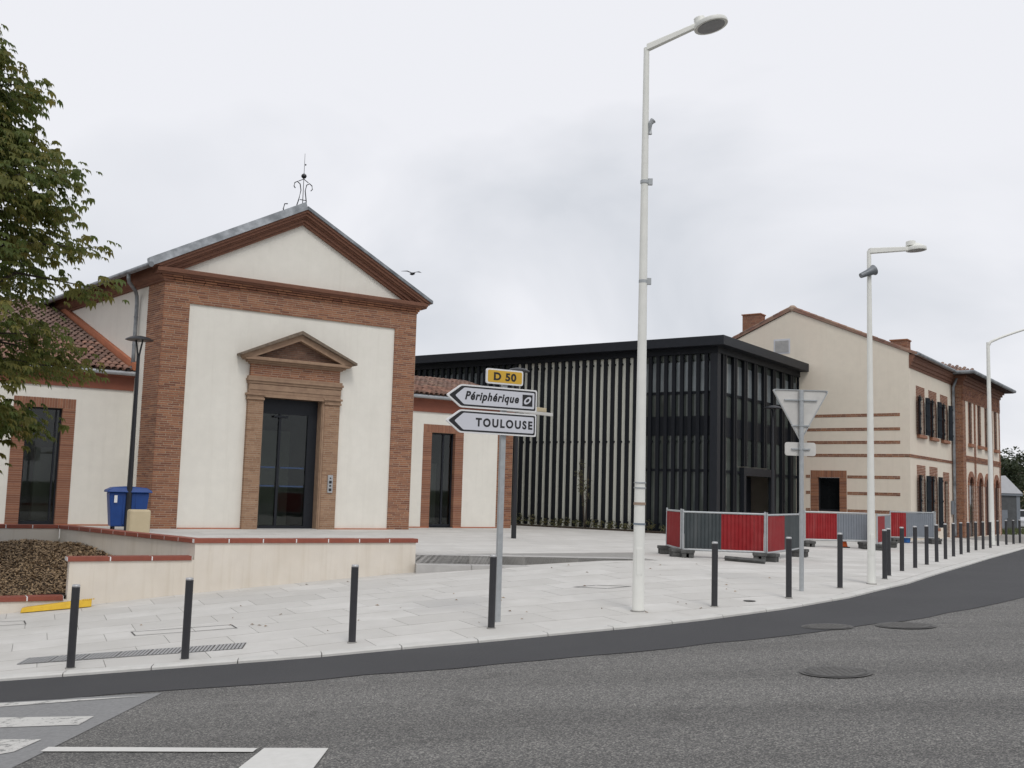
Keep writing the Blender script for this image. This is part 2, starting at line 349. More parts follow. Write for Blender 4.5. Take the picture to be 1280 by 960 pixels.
def clip(poly, p, n):
    """keep the side of 2-D polygon where (q-p).n >= 0"""
    out = []
    for i in range(len(poly)):
        a, b = np.array(poly[i]), np.array(poly[(i+1) % len(poly)]); da, db = np.dot(a-p, n), np.dot(b-p, n)
        if da >= 0: out.append(tuple(a))
        if (da >= 0) != (db >= 0): out.append(tuple(a+(b-a)*da/(da-db)))
    return out
def area(p): return .5*abs(sum(p[i][0]*p[(i+1) % len(p)][1]-p[(i+1) % len(p)][0]*p[i][1] for i in range(len(p)))) if len(p) > 2 else 0

# ================================================================== SETTING
# far ground sheet
mb = MB(); 
xs = [-1500, -400, -120, -60, -30, -10, 10, 30, 60, 120, 400, 1500]; ys = [-400, -120, -60, -20, 10, 40, 60, 80, 120, 400, 2500]
vs = [(x, y, -2.1 if (y < 60 and x < 60) else -.9) for y in ys for x in xs]
fs = [(j*len(xs)+i, j*len(xs)+i+1, (j+1)*len(xs)+i+1, (j+1)*len(xs)+i) for j in range(len(ys)-1) for i in range(len(xs)-1)]
mb.add(vs, fs); struct(mb.build('ground', 'field'))

# road sheet
mb = MB(); xs = list(np.arange(-40, 60.1, 1.0)); ts = [0, .3, .8, 1.6, 3, 5, 8, 12, 18, 26, 40]
vs = []
for x in xs:
    for t in ts:
        y = yk(x)+.02-t; vs.append((x, y, zroad(x, y)))
nT = len(ts)
mb.add(vs, [(i*nT+j, i*nT+j+1, (i+1)*nT+j+1, (i+1)*nT+j) for i in range(len(xs)-1) for j in range(nT-1)])
struct(mb.build('road', 'asphalt_old', smooth=True))

def sheet(name, poly, fn, dz, m, parent=None, step=.5):
    """flat sheet on the road following its shape: polygon (convex, xy) cut into cells"""
    P = np.array(poly); x0, y0 = P.min(0); x1, y1 = P.max(0); mb = MB()
    cx, cy = P.mean(0); sgn = 1 if sum(P[i][0]*P[(i+1) % len(P)][1]-P[(i+1) % len(P)][0]*P[i][1] for i in range(len(P))) > 0 else -1
    for x in np.arange(math.floor(x0/step)*step, x1, step):
        for y in np.arange(math.floor(y0/step)*step, y1, step):
            c = [(x, y), (x+step, y), (x+step, y+step), (x, y+step)]
            for i in range(len(P)):
                d = P[(i+1) % len(P)]-P[i]; c = clip(c, P[i], np.array([-d[1], d[0]])*sgn)
                if len(c) < 3: break
            if len(c) > 2 and area(c) > 1e-5: mb.add([(a, b, fn(a, b)+dz) for a, b in c], [tuple(range(len(c)))])
    return mb.build(name, m, parent)

# new asphalt strip along the kerb
low = [(-160, 890), (0, 878.7), (160, 867.5), (320, 856), (400, 850), (600, 833), (700, 824), (836, 811), (930, 801), (981, 795), (1026, 790), (1071, 783.5), (1153, 773.5), (1221, 760), (1280, 747.5)]
mb = MB(); lowp = [GR(*p) for p in low]
lx = [p[0] for p in lowp]; ly = [p[1] for p in lowp]
vs = []; cols = 7
xs = np.arange(-40, 60.1, .5)
def ylow(x):
    if x < lx[0]: return yk(x)-(yk(lx[0])-ly[0])
    if x > lx[-1]: return yk(x)-(yk(lx[-1])-ly[-1])-(x-lx[-1])*.3
    return float(np.interp(x, lx, ly)) + .035*math.sin(x*3.1)+.03*math.sin(x*7.7+1)
for x in xs:
    a, b = yk(x)+.03, ylow(x)
    for j in range(cols):
        y = a+(b-a)*j/(cols-1); vs.append((x, y, zroad(x, y)+.006))
mb.add(vs, [(i*cols+j, i*cols+j+1, (i+1)*cols+j+1, (i+1)*cols+j) for i in range(len(xs)-1) for j in range(cols-1)])
struct(mb.build('road_repair_strip', 'asphalt_new', smooth=True))

# crossing on the left: grey resin field, worn stripes, stop line
def px(*pp): return [tuple(GR(*p)[:2]) for p in pp]
struct(sheet('crossing_field', px((-140, 888), (0, 877.5), (205, 866.5), (17, 959.5), (-20, 978), (-200, 978)), zroad, .004, 'resin_grey'))
for poly in [((-140, 890), (0, 880), (178, 871), (155, 879.5), (0, 884.5), (-140, 895)), ((-160, 902), (0, 898), (117.5, 896.4), (96, 908.5), (0, 910.5), (-160, 916)), ((-160, 928), (0, 925.6), (52, 925.3), (17, 941), (0, 944), (-160, 952))]:
    struct(sheet('crossing_stripe', px(*poly), zroad, .009, 'road_paint_worn', step=.25))
struct(sheet('painted_line', px((60.5, 935), (322, 936.5), (316, 941.3), (50, 940.6)), zroad, .009, 'road_paint', step=.25))
struct(sheet('painted_line', px((322, 936.3), (410.5, 936.7), (393, 960), (372, 985), (268, 985), (300, 960)), zroad, .0095, 'road_paint', step=.25))

# kerb : stones along the edge, each its own piece
kerb = struct(bpy.data.objects.new('kerb', None)); COL.objects.link(kerb)
kp = []; x = -11.0; acc = 0.
kx = np.arange(-12, 30, .02); kl = [0.]
for i in range(1, len(kx)): kl.append(kl[-1]+math.hypot(kx[i]-kx[i-1], yk(kx[i])-yk(kx[i-1])))
kxs = np.interp(np.arange(0, kl[-1], 1.0), kl, kx)
def kn(x):
    s_ = sk(x); n = np.array([-s_, 1.0]); return n/np.linalg.norm(n)
for a, b in zip(kxs[:-1], kxs[1:]):
    mb = MB(); n_, tp = 3, []
    for k in range(n_+1):
        xx = a+(b-a)*k/n_; xx = xx + (.006 if k == 0 else 0) - (.006 if k == n_ else 0)
        nn_ = kn(xx); p = np.array([xx, yk(xx)]); q = p+nn_*.19; z = zk(xx)
        tp += [(p[0], p[1], z-.3), (p[0], p[1], z-.012), (p[0]+nn_[0]*.02, p[1]+nn_[1]*.02, z+.004), (q[0], q[1], z+.006), (q[0], q[1], z-.3)]
    fs = [(k*5+j, k*5+j+1, (k+1)*5+j+1, (k+1)*5+j) for k in range(n_) for j in range(4)] + [(0, 1, 2, 3, 4), tuple(n_*5+j for j in (4, 3, 2, 1, 0))]
    mb.add(tp, fs); mb.build('kerb_stone', 'kerb_stone', kerb)

# terrace outline and pavement
W0 = np.array([-2.0, 22.62]); W1 = np.array([-6.08, 20.18]); WD = (W0-W1)/np.linalg.norm(W0-W1); WN = np.array([-WD[1], WD[0]])
E1 = np.array([2.85, 23.32])
SD = (E1-W0)/np.linalg.norm(E1-W0); SN = np.array([-SD[1], SD[0]])
E2 = np.array([5.3, 39.9]); ED = (E2-E1)/np.linalg.norm(E2-E1); EN = np.array([-ED[1], ED[0]])
def in_terrace(x, y):
    p = np.array([x, y]); a = np.dot(p-W0, WN) > 0; b = np.dot(p-W0, SN) > 0; c = np.dot(p-E1, EN) > 0
    return (a or x > W0[0]) and (b or x < W0[0]) and c
def zpave(x, y):
    z = zpv(x, y)
    if in_terrace(x, y): z = min(z, -.03)
    # near the kerb blend to the kerb line
    n = kn(x); d = (y-yk(x))*n[1]
    if d < .8: t = max(0, min(1, d/.8)); z = z*t+(zk(x)+.004)*(1-t)
    return z
mb = MB(); us = np.r_[np.arange(-40, 40, .75), np.arange(40, 60.1, 2)]; ts = [.15, .5, 1, 1.7, 2.5, 3.5, 4.5, 5.5, 6.5, 7.5, 8.5, 10, 12, 14, 17, 20, 24, 28, 34, 42, 52]
vs = []
for x in us:
    for t in ts: y = yk(x)+t; vs.append((x, y, zpave(x, y)-.012))
nT = len(ts)
mb.add(vs, [(i*nT+j, (i+1)*nT+j, (i+1)*nT+j+1, i*nT+j+1) for i in range(len(us)-1) for j in range(nT-1)])
pavement = struct(mb.build('pavement', 'joint', smooth=True))

PA = R(24.5); pu = np.array([math.cos(PA), math.sin(PA)]); pv = np.array([-math.sin(PA), math.cos(PA)]); PO = np.array([-8.0, 11.0])
far = MB(); nslab = 0; cand = []
SL, SW = 1.2, .8
for j in range(-8, 46):
    shift = (j*.37 % 1)*SL
    for i in range(-12, 34):
        u0, v0 = i*SL+shift, j*SW
        c = [PO+pu*a+pv*b for a, b in ((u0+.004, v0+.009), (u0+SL-.004, v0+.009), (u0+SL-.004, v0+SW-.009), (u0+.004, v0+SW-.009))]
        m_ = sum(c)/4
        if m_[0] < -12 or m_[0] > 27 or m_[1] > 50: continue
        # frame test
        d = np.array([m_[0], m_[1], zpv(*m_)])-O3; dep = d @ FW
        if dep < 3: continue
        sx = 640+F*(d @ RT)/dep
        if sx < -120 or sx > 1400: continue
        poly = [tuple(q) for q in c]
        # kerb
        for xx in {round(poly[k][0], 2) for k in range(len(poly))}:
            p = np.array([xx, yk(xx)]); n = kn(xx); poly = clip(poly, p+n*.215, n)
            if len(poly) < 3: break
        if len(poly) < 3 or area(poly) < .004: continue
        ce = np.mean(poly, axis=0)
        ins = [in_terrace(*q) for q in poly]
        if all(ins) and in_terrace(*ce): continue
        if any(ins):
            if ce[0] < W0[0]+.2: poly = clip(poly, W0-WN*.0, -WN)
            elif ce[1] < 24.2: poly = clip(poly, W0-SN*.0, -SN)
            else: poly = clip(poly, E1, -EN)
            if len(poly) < 3 or area(poly) < .004: continue
        cand.append((dep, poly))
cand.sort(key=lambda q: q[0])
for k, (dep, poly) in enumerate(cand):
    n = len(poly); tn = min(1, max(0, random.gauss(.35, .3)))
    dzz = random.uniform(-.001, .001)
    top = [(a, b, zpave(a, b)+.0+dzz) for a, b in poly]; bot = [(a, b, z-.03) for a, b, z in top]
    fs = [tuple(range(n))] + [(i, n+i, n+(i+1) % n, (i+1) % n) for i in range(n)]
    if k < 290:
        mb = MB(); mb.add(top+bot, fs, tn); mb.build('paving_slab', 'slab', pavement)
    else: far.add(top+bot, fs, tn)
far.build('far_paving_slabs', 'slab', pavement, kind='stuff')

# terrace : flat top with steps at its front edge
terr = MB()
tp = [W1-WD*8+WN*.15, W1+WN*.15, W0+WN*.15, W0, E1, E2, np.array([4.2, 60]), np.array([-30, 60]), np.array([-30, 10])]
tp = [(-10.48, 24.5), (W1[0]+.06, W1[1]+.14), tuple(W0+WN*.1), tuple(W0), tuple(E1), tuple(E2), (4.2, 58), (-34, 58), (-34, 10.6), (-20.6, 18.45)]
terr.add([(a, b, -.006) for a, b in tp]+[(a, b, -.5) for a, b in tp], [tuple(range(len(tp)))]+[(i, i+len(tp), (i+1) % len(tp)+len(tp), (i+1) % len(tp)) for i in range(len(tp))])
terrace = struct(terr.build('terrace', 'joint'))
tm = MB()
for j in range(0, 40):
    for i in range(-14, 26):
        u0, v0 = i*1.2+(j*.37 % 1)*1.2, j*.8
        O_ = W1+WN*.1; c = [tuple(O_+WD*a+WN*b) for a, b in ((u0+.005, v0+.005), (u0+1.195, v0+.005), (u0+1.195, v0+.795), (u0+.005, v0+.795))]
        c = clip(c, W0+SN*.36, SN) if np.mean(c, axis=0)[0] > W0[0]-.9 else c
        if len(c) > 2: c = clip(c, E1, EN)
        if len(c) > 2: c = clip(c, np.array([-10.42, 24.55]), np.array([.683, .73])) if np.mean(c, axis=0)[0] < -5 else c
        if len(c) < 3 or area(c) < .01: continue
        if np.mean(c, axis=0)[1] > 52: continue
        n = len(c); tm.add([(a, b, 0) for a, b in c]+[(a, b, -.02) for a, b in c], [tuple(range(n))]+[(k, n+k, n+(k+1) % n, (k+1) % n) for k in range(n)], min(1, max(0, random.gauss(.4, .3))))
tm.build('terrace_slabs', 'slab', terrace, kind='stuff')
# steps (two risers that die into the rising pavement)
L_ = np.linalg.norm(E1-W0)
def step_blocks(off, ztop, zbot, wid):
    k = 0.
    while k < L_-.02:
        e = min(k+1.2, L_)
        p = [W0+SD*(k+.004)+SN*off, W0+SD*(e-.004)+SN*off]; q = [a+SN*wid for a in p]
        mb = MB(); mb.add([(*p[0], zbot), (*p[1], zbot), (*q[1], zbot), (*q[0], zbot), (*p[0], ztop), (*p[1], ztop), (*q[1], ztop), (*q[0], ztop)], [(0, 1, 5, 4), (1, 2, 6, 5), (2, 3, 7, 6), (3, 0, 4, 7), (4, 5, 6, 7)])
        mb.build('step_block', 'step_stone', terrace, bevel=.008); k = e
step_blocks(-.0, .003, -.6, .36); step_blocks(-.38, -.185, -.7, .375)

# ================================================================== low walls and planter
wall = thing('terrace_wall', 'cream rendered low wall with red brick coping stepping along the terrace edge', 'wall', (W1[0], W1[1], 0), math.atan2(WD[1], WD[0]))
LW = float(np.linalg.norm(W0-W1))
mb = MB(); mb.box(0, LW, 0, .22, -1.3, .26); mb.box(-2.25, -.002, .0, .22, -1.5, -.07)
mb.box(-9, -2.252, -.02, .20, -1.9, -.765)
mb.build('wall_face', 'low_wall_render', wall)
def coping(x0, x1, z, y0, y1, L=.72, fn=lambda a, b, c: (a, b, c), parent=wall):
    n = max(1, int(round((x1-x0)/L))); L = (x1-x0)/n; mo = MB(); mo.box(x0+.004, x1-.004, y0+.006, y1-.006, z-.078, z-.006, fn=fn); mo.build('mortar_bed', 'sign_rim', parent)
    for i in range(n):
        mb = MB(); mb.box(x0+i*L+.011, x0+(i+1)*L-.011, y0, y1, z-.085, z+random.uniform(-.002, .002), fn=fn); mb.build('coping_brick', 'coping', parent, bevel=.006)
coping(-.04, LW+.05, .34, -.035, .26); coping(-2.3, -.045, .01, -.035, .26); coping(-9, -2.31, -.685, -.05, .24, L=.62)
# side and back walls of the planter
B1 = np.array([-10.57, 24.40]); sv = W1-B1; sl = float(np.linalg.norm(sv)); 
w2 = thing('planter_wall', 'rendered planter retaining wall with thin brick coping behind the wood chips', 'wall', (B1[0], B1[1], 0), math.atan2(sv[1], sv[0]))
mb = MB(); mb.box(0, sl-.02, 0.02, .2, -1.2, .285); mb.build('wall_face', 'low_wall_render', w2)
bd = -WD; a2 = math.atan2(bd[1], bd[0])-math.atan2(sv[1], sv[0]); c2, s2 = math.cos(a2), math.sin(a2)
f2 = lambda a, b, c: (a*c2-b*s2, a*s2+b*c2, c)
mb = MB(); mb.box(0, 9, -.2, 0, -1.2, .29, fn=f2); mb.build('wall_face', 'low_wall_render', w2)
coping(-.02, sl-.06, .338, -.03, .24, L=.55, parent=w2); coping(.02, 9, .338, -.23, .03, L=.55, fn=f2, parent=w2)
# wood chips
soil = MB(); PW = [(-9.9, 24.0), (-6.3, 20.6), (-7.98, 19.25), (-16, 14.4), (-22, 17.5)]
def zm(x, y):
    d = np.dot(np.array([x, y])-W1, WN); return -.72+min(max(d, 0), 4.6)*.155 + .03*math.sin(x*3+y*2)
g = np.arange(-22, -5, .5); 
vs, fs = [], []
# soil grid in wall coordinates
us = np.arange(-12, .3, .4); vv = np.arange(.1, 5.5, .4)
for u in us:
    for v in vv:
        p = W1+WD*u+WN*v; vs.append((p[0], p[1], zm(*p)-.02))
nv = len(vv)
def okp(p): 
    # left of the side wall
    return np.dot(p-B1, np.array([-sv[1], sv[0]])/sl) < .0
for i in range(len(us)-1):
    for j in range(nv-1):
        p = W1+WD*(us[i]+.2)+WN*(vv[j]+.2)
        if okp(p): fs.append((i*nv+j, (i+1)*nv+j, (i+1)*nv+j+1, i*nv+j+1))
soil.add(vs, fs); mulch = struct(soil.build('planting_bed', 'soil'))
ch = MB()
for k in range(34000):
    u = random.uniform(-6.0, 0); v = random.uniform(.22, 5.0); p = W1+WD*u+WN*v
    if not np.dot(p-B1, np.array([-sv[1], sv[0]])/sl) < -.03: continue
    if u > -2.25 and v < .22: continue
    z = zm(*p)+random.uniform(-.01, .035); a = random.uniform(0, 6.3); l = random.uniform(.012, .042); wd = random.uniform(.006, .015)
    ca, sa = math.cos(a), math.sin(a); ti, tj = random.uniform(-.6, .6), random.uniform(-.6, .6)
    q = []
    for du, dv in ((-l, -wd), (l, -wd*.7), (l*.9, wd), (-l*.8, wd)):
        q.append((p[0]+du*ca-dv*sa, p[1]+du*sa+dv*ca, z+du*ti+dv*tj))
    ch.add(q, [(0, 1, 2, 3)], min(1, max(0, random.gauss(.45, .35))))
o = ch.build('wood_chips', 'chip', kind='stuff'); tag(o, 'brown wood chip mulch covering the planter bed', 'wood chips')

def room(parent, x0, x1, y0, y1, z0, z1, m='interior_grey'):
    mb = MB(); mb.add([(x0, y0, z0), (x1, y0, z0), (x1, y1, z0), (x0, y1, z0), (x0, y0, z1), (x1, y0, z1), (x1, y1, z1), (x0, y1, z1)], [(0, 1, 2, 3), (7, 6, 5, 4), (3, 2, 6, 7), (0, 3, 7, 4), (2, 1, 5, 6)])
    return mb.build('interior_room', m, parent)
# ================================================================== PEDIMENTED PAVILION
ML = atz(186.5, 661, 0); MR = atz(511, 662, 0); md = (MR-ML)[:2]; MW = float(np.linalg.norm(md)); MA = math.atan2(md[1], md[0])
main = thing('pediment_building', 'cream pavilion with brick corner pillars, triangular pediment and tall glazed entrance', 'building', (ML[0], ML[1], 0), MA)
W = MW
sang = R(90-41.5+180) ; # side wall runs back-left in world
sdw = U(-41.5)[:2]; sx_ = sdw[0]*math.cos(MA)+sdw[1]*math.sin(MA); sy_ = -sdw[0]*math.sin(MA)+sdw[1]*math.cos(MA)
def side(s, t, z): # s along the side wall going back, t outward (left)
    return (sx_*s - sy_*t, sy_*s + sx_*t, z)
DEP = 16.
# cores
mb = MB(); 
mb.box(.03, 2.85, .055, .40, 0, 7.6); mb.box(5.88, W-.03, .055, .40, 0, 7.6); mb.box(2.85, 5.88, .055, .40, 4.3, 7.6)
mb.build('front_wall', 'white_render', main)
mb = MB(); mb.prism([(.30, 7.9), (W-.30, 7.9), (W/2, 10.22)], .10, .29, lambda u, v, a: (u, a, v)); mb.build('tympanum', 'white_render', main)
mb = MB(); mb.box(.25, DEP, -.3, -.02, 0, 8.2, fn=side); mb.build('side_wall', 'white_render', main)
mb = MB(); mb.box(W-.35, W-.02, .4, DEP*.9, 0, 8.0); mb.build('side_wall', 'white_render', main)
# brickwork
fr = lambda s, t, z: (s, -t, z)
mo = MB(); mo.box(0.004, .80, .005, .3, 0, 7.6); mo.box(7.925, W-.004, .005, .3, 0, 7.6); mo.box(.802, 7.923, .005, .3, 6.945, 7.6)
mo.box(.02, 1.22, -.28, -.005, 0, 7.6, fn=side); mo.build('mortar_bed', 'mortar', main)
bk = MB(); bricks(bk, 0, .81, 0, 6.94, fr, dep=.1); bricks(bk, 7.92, W, 0, 6.94, fr, dep=.1); bricks(bk, 0, W, 6.94, 7.55, fr, dep=.1)
for (o_, z0_) in ((.035, 7.55), (.075, 7.62), (.12, 7.69)):
    bricks(bk, -o_, W+o_, z0_, z0_+.068, lambda s, t, z, o_=o_: (s, -t-o_, z), dep=.2)
bricks(bk, .0, 1.25, 0, 7.55, side, dep=.08, off=-.1)
bk.build('brickwork', 'brick', main, kind='stuff')
for a_, b_ in ((.82, 2.76), (5.96, 7.91)): MB().box(a_, b_, -.03, .05, 0, .035).build('base_strip', 'flashing_clay', main)
# horizontal cornice (stepped courses) front
prof = [(.1, 7.758), (-.15, 7.758), (-.17, 7.80), (-.24, 7.82), (-.255, 7.92), (-.22, 7.945), (.3, 7.965), (.3, 7.758)]
mb = MB(); mb.prism(prof, -.30, W+.30, lambda u, v, a: (a, u, v)); mb.build('cornice', 'moulding', main)
# side cornice / frieze under the side eave
prof2 = [(0, 7.55), (.05, 7.55), (.06, 7.60), (.12, 7.64), (.20, 7.72), (.24, 7.9), (.24, 8.15), (-.25, 8.15), (-.25, 7.55)]
mb = MB(); mb.prism(prof2, -.05, DEP, lambda u, v, a: side(a, u, v)); mb.build('eave_cornice', 'moulding', main)
# raking cornices : fascia courses
xc = W/2; slope = .533; zap = 10.50
def rake(mb, x_out, sgn, steps):
    for (d0, d1, y0, y1) in steps:      # vertical distances below the roof line, y range
        ze = zap-slope*abs(x_out-xc)
        poly = [(xc, zap-d0), (x_out, ze-d0), (x_out, ze-d1), (xc, zap-d1)]
        poly = clip(poly, np.array([0, 7.95]), np.array([0, 1.]))
        mb.prism(poly if sgn > 0 else poly[::-1], y0, y1, lambda u, v, a: (u, a, v), .3*random.random())
    return mb
steps = [(0, .09, -.28, .3), (.09, .19, -.22, .3), (.19, .25, -.15, .3), (.25, .37, -.08, .3), (.37, .46, -.02, .3)]
for sgn, xo in ((-1, -.40), (1, W+.40)):
    rake(MB(), xo, sgn, steps).build('raking_cornice', 'moulding', main)
# zinc verge
mb = MB(); ze = zap-slope*(xc+.55)
mb.prism([(xc, zap+.30), (-.55, ze+.30), (-.55, ze+.0), (xc, zap)], -.33, -.08, lambda u, v, a: (u, a+(.2 if v > zap-slope*abs(u-xc)+.15 else 0), v)); mb.build('zinc_verge', 'zinc', main)
mb = MB(); ze = zap-slope*(xc+.45)
mb.prism([(xc, zap+.11), (W+.45, ze+.11), (W+.45, ze+.0), (xc, zap)], -.33, .2, lambda u, v, a: (u, a, v)); mb.build('zinc_verge', 'zinc', main)
# roof slopes
mb = MB(); ze = zap-slope*(xc+.5)
for sgn, xo in ((-1, -.5), (1, W+.5)):
    vs = [(xc, .0, zap+.16), (xo, .0, ze+.16), (xc, .0, zap+.02), (xo, .0, ze+.02)]
    bx = (sx_*DEP, sy_*DEP)
    v2 = [(a+bx[0], b+bx[1], c) for a, b, c in vs]
    mb.add(vs+v2, [(0, 1, 5, 4), (2, 6, 7, 3), (0, 2, 3, 1), (4, 5, 7, 6), (1, 3, 7, 5)])
roof = mb.build('roof', 'tile', main)
# left eave gutter and downpipe
mb = MB(); mb.tube([side(-.3, .58, 7.93), side(DEP, .58, 7.93)], .085, 10); mb.build('gutter', 'zinc', main, smooth=True)
mb = MB(); mb.tube([side(1.45, .58, 7.9), side(1.45, .58, 7.74), side(1.5, .53, 7.62), side(1.75, .22, 7.42), side(1.88, .12, 7.3), side(1.9, .09, 7.05), side(1.9, .09, 5.15), side(1.9, .13, 4.98), side(1.85, .3, 4.88)], .06, 10)
for z in (6.6, 5.7): mb.tube([side(1.9, .09, z), side(1.9, .09, z+.03)], .07, 10)
mb.build('downpipe', 'zinc', main, smooth=True)
# roof finial
fi = MB(); fz = zap+.12; fy = .15
fi.tube([(xc-.02, fy, fz-.05), (xc-.02, fy, fz+1.9)], [.016, .006], 6)
fi.tube([(xc-.28, fy, fz-.12), (xc-.16, fy, fz+.30), (xc-.10, fy, fz+.62), (xc-.14, fy, fz+.83), (xc-.24, fy, fz+.90), (xc-.33, fy, fz+.84), (xc-.35, fy, fz+.72), (xc-.30, fy, fz+.66)], .018, 6)
fi.tube([(xc+.14, fy, fz-.05), (xc+.10, fy, fz+.30), (xc+.05, fy, fz+.62), (xc+.09, fy, fz+.83), (xc+.19, fy, fz+.90), (xc+.28, fy, fz+.84), (xc+.30, fy, fz+.72), (xc+.25, fy, fz+.66)], .018, 6)
fi.tube([(xc-.12, fy, fz+.30), (xc+.10, fy, fz+.30)], .014, 6)
fi.tube([(xc-.2, fy, fz+.92), (xc-.02, fy, fz+1.02), (xc+.15, fy, fz+.92)], .014, 6)
fi.tube([(xc-.62, fy, fz-.32), (xc-.68, fy, fz-.12), (xc-.64, fy, fz+.06), (xc-.54, fy, fz+.08)], .02, 6)
fi.lathe([(.02, -.09), (.075, -.05), (.095, 0), (.075, .05), (.02, .09)], (xc-.02, fy, fz+1.12), 12)
fi.lathe([(.01, -.03), (.03, 0), (.01, .03)], (xc+.02, fy, fz+1.52), 8)
fi.build('finial', 'black_paint', main)

# portal
px0, px1, ox0, ox1 = 2.78, 5.94, 3.28, 5.30     # outer pilasters, opening
portal = MB(); mo = MB()
for a, b in ((px0, ox0), (5.40, px1)):
    mo.box(a+.01, b-.01, -.095, .3, 0, 4.2); bricks(portal, a, b, 0, 4.10, lambda s, t, z: (s, -.10-t, z), dep=.2, L=.3)
fz_ = MB(); bricks(fz_, px0+.04, px1-.04, 4.86, 5.25, lambda s, t, z: (s, -.09-t, z), dep=.14, L=.34); fz_.build('portal_frieze', 'brick', main, kind='stuff')
mo.box(px0+.05, px1-.05, -.085, .2, 4.2, 5.3)
pm = mo.build('mortar_bed', 'mortar', main)
pt = portal.build('portal_brickwork', 'brick_tan', main, kind='stuff')
mb = MB()
for a, b in ((px0, ox0), (5.40, px1)):            # capitals
    mb.box(a-.04, b+.03, -.145, .1, 4.10, 4.16); mb.box(a-.02, b+.01, -.125, .1, 4.16, 4.24); mb.box(a-.07, b+.05, -.175, .1, 4.24, 4.31)
mb.box(px0, px1, -.11, .2, 4.312, 4.62); mb.box(px0+.0, px1-.0, -.13, .2, 4.42, 4.60)
mb.box(px0-.03, px1+.03, -.15, .2, 4.62, 4.70); mb.box(px0-.06, px1+.06, -.19, .2, 4.70, 4.78); mb.box(px0-.03, px1+.03, -.15, .2, 4.78, 4.86)
mb.build('entablature', 'moulding_tan', main, bevel=.008)
mb = MB(); mb.box(5.30, 5.335, -.05, .45, 0, 4.2); mb.box(5.335, 5.40, -.085, .45, 0, 4.2); mb.box(ox0-.001, ox0+.03, -.05, .45, 0, 4.2); mb.box(ox0-.02, 5.42, -.13, .45, 4.2, 4.31)
mb.build('door_surround', 'moulding_tan', main)
mb = MB(); mb.box(px0-.02, px1+.02, -.15, .1, 5.25, 5.30); mb.box(px0-.10, px1+.10, -.22, .1, 5.30, 5.36); mb.box(px0-.22, px1+.22, -.33, .1, 5.36, 5.46); mb.build('pediment_base', 'moulding_tan', main, bevel=.008)
pc = (px0+px1)/2; pe = px1+.30-pc
mb = MB()
for sgn in (-1, 1):
    q = [(pc, 6.30), (pc+sgn*pe, 5.50), (pc+sgn*(pe-.05), 5.40), (pc+sgn*(pe-.40), 5.46), (pc, 6.10)]
    mb.prism(q if sgn > 0 else q[::-1], -.33, .1, lambda u, v, a: (u, a, v))
mb.build('pediment_rake', 'moulding_tan', main)
mb = MB()
for sgn in (-1, 1):
    q = [(pc, 6.42), (pc+sgn*(pe+.10), 5.53), (pc+sgn*(pe+.10), 5.46), (pc, 6.305)]
    mb.prism(q if sgn > 0 else q[::-1], -.45, .1, lambda u, v, a: (u, a, v))
mb.build('pediment_cap', 'portal_cap', main)
pb = MB(); 
for r_ in range(10):
    z = 5.47+r_*.063; hw = (6.13-z-.03)/.64*1.50
    if hw < .1: break
    bricks(pb, pc-hw*.95, pc+hw*.95, z, z+.063, lambda s, t, zz: (s, -.10-t, zz), dep=.06, L=.3)
pb.build('pediment_brickwork', 'brick_dark', main, kind='stuff')
mb = MB(); mb.prism([(pc-1.55, 5.46), (pc+1.55, 5.46), (pc, 6.14)], -.095, .1, lambda u, v, a: (u, a, v)); mb.build('mortar_bed', 'portal_cap', main)
# glazed entrance
dr = MB(); y0 = .28
for a, b in ((ox0+.03, ox0+.10), (3.98, 4.06), (4.98, 5.30)): dr.box(a, b, y0, y0+.12, 0.0, 4.2)
dr.box(ox0+.03, 5.30, y0+.002, y0+.118, 3.72, 4.2); dr.box(ox0+.03, 5.30, y0+.002, y0+.118, 0, .10)
dr.box(3.78, 4.26, y0-.05, y0+.02, 3.60, 3.66)  # crossbar and middle stile: a lamp post's reflection modelled as solid dark bars
door = dr.build('entrance_door', 'dark_metal', main)
for a, b in ((ox0+.10, 3.98), (4.06, 4.98)):
    mb = MB(); mb.box(a+.003, b-.003, y0+.05, y0+.07, .105, 3.715); mb.build('glass_pane', 'glass_clear', door)
    for z in (1.35, 1.95):
        mb = MB(); mb.box(a+.05, b-.05, y0+.043, y0+.047, z, z+.05); mb.build('marking_band', 'blue_strip' if 'blue_strip' in MATS else mat('blue_strip', (.03, .06, .13), .5), door)
mb = MB(); mb.box(ox0, 5.30, -.12, .45, -.005, .012); mb.build('threshold', 'step_stone', main)
rm0 = room(main, 2.6, 6.2, .41, 3.4, .013, 4.25)
mb = MB(); mb.box(4.0, 5.4, 2.9, 3.38, .014, 3.3); mb.build('partition', 'strip_wall', rm0)
mb = MB(); mb.box(3.3, 3.9, 2.0, 2.5, .014, 1.0); mb.build('counter', 'post_beige', rm0)
# intercom
mb = MB(); mb.box(5.60, 5.78, -.145, -.10, 1.20, 1.78); ic = mb.build('intercom_panel', 'silver', main, bevel=.008)
for z, r_ in ((1.68, .022), (1.55, .045), (1.43, .03), (1.30, .045)):
    mb = MB(); mb.box(5.69-r_, 5.69+r_, -.155, -.144, z-r_, z+r_); mb.build('button', 'sign_black', ic)

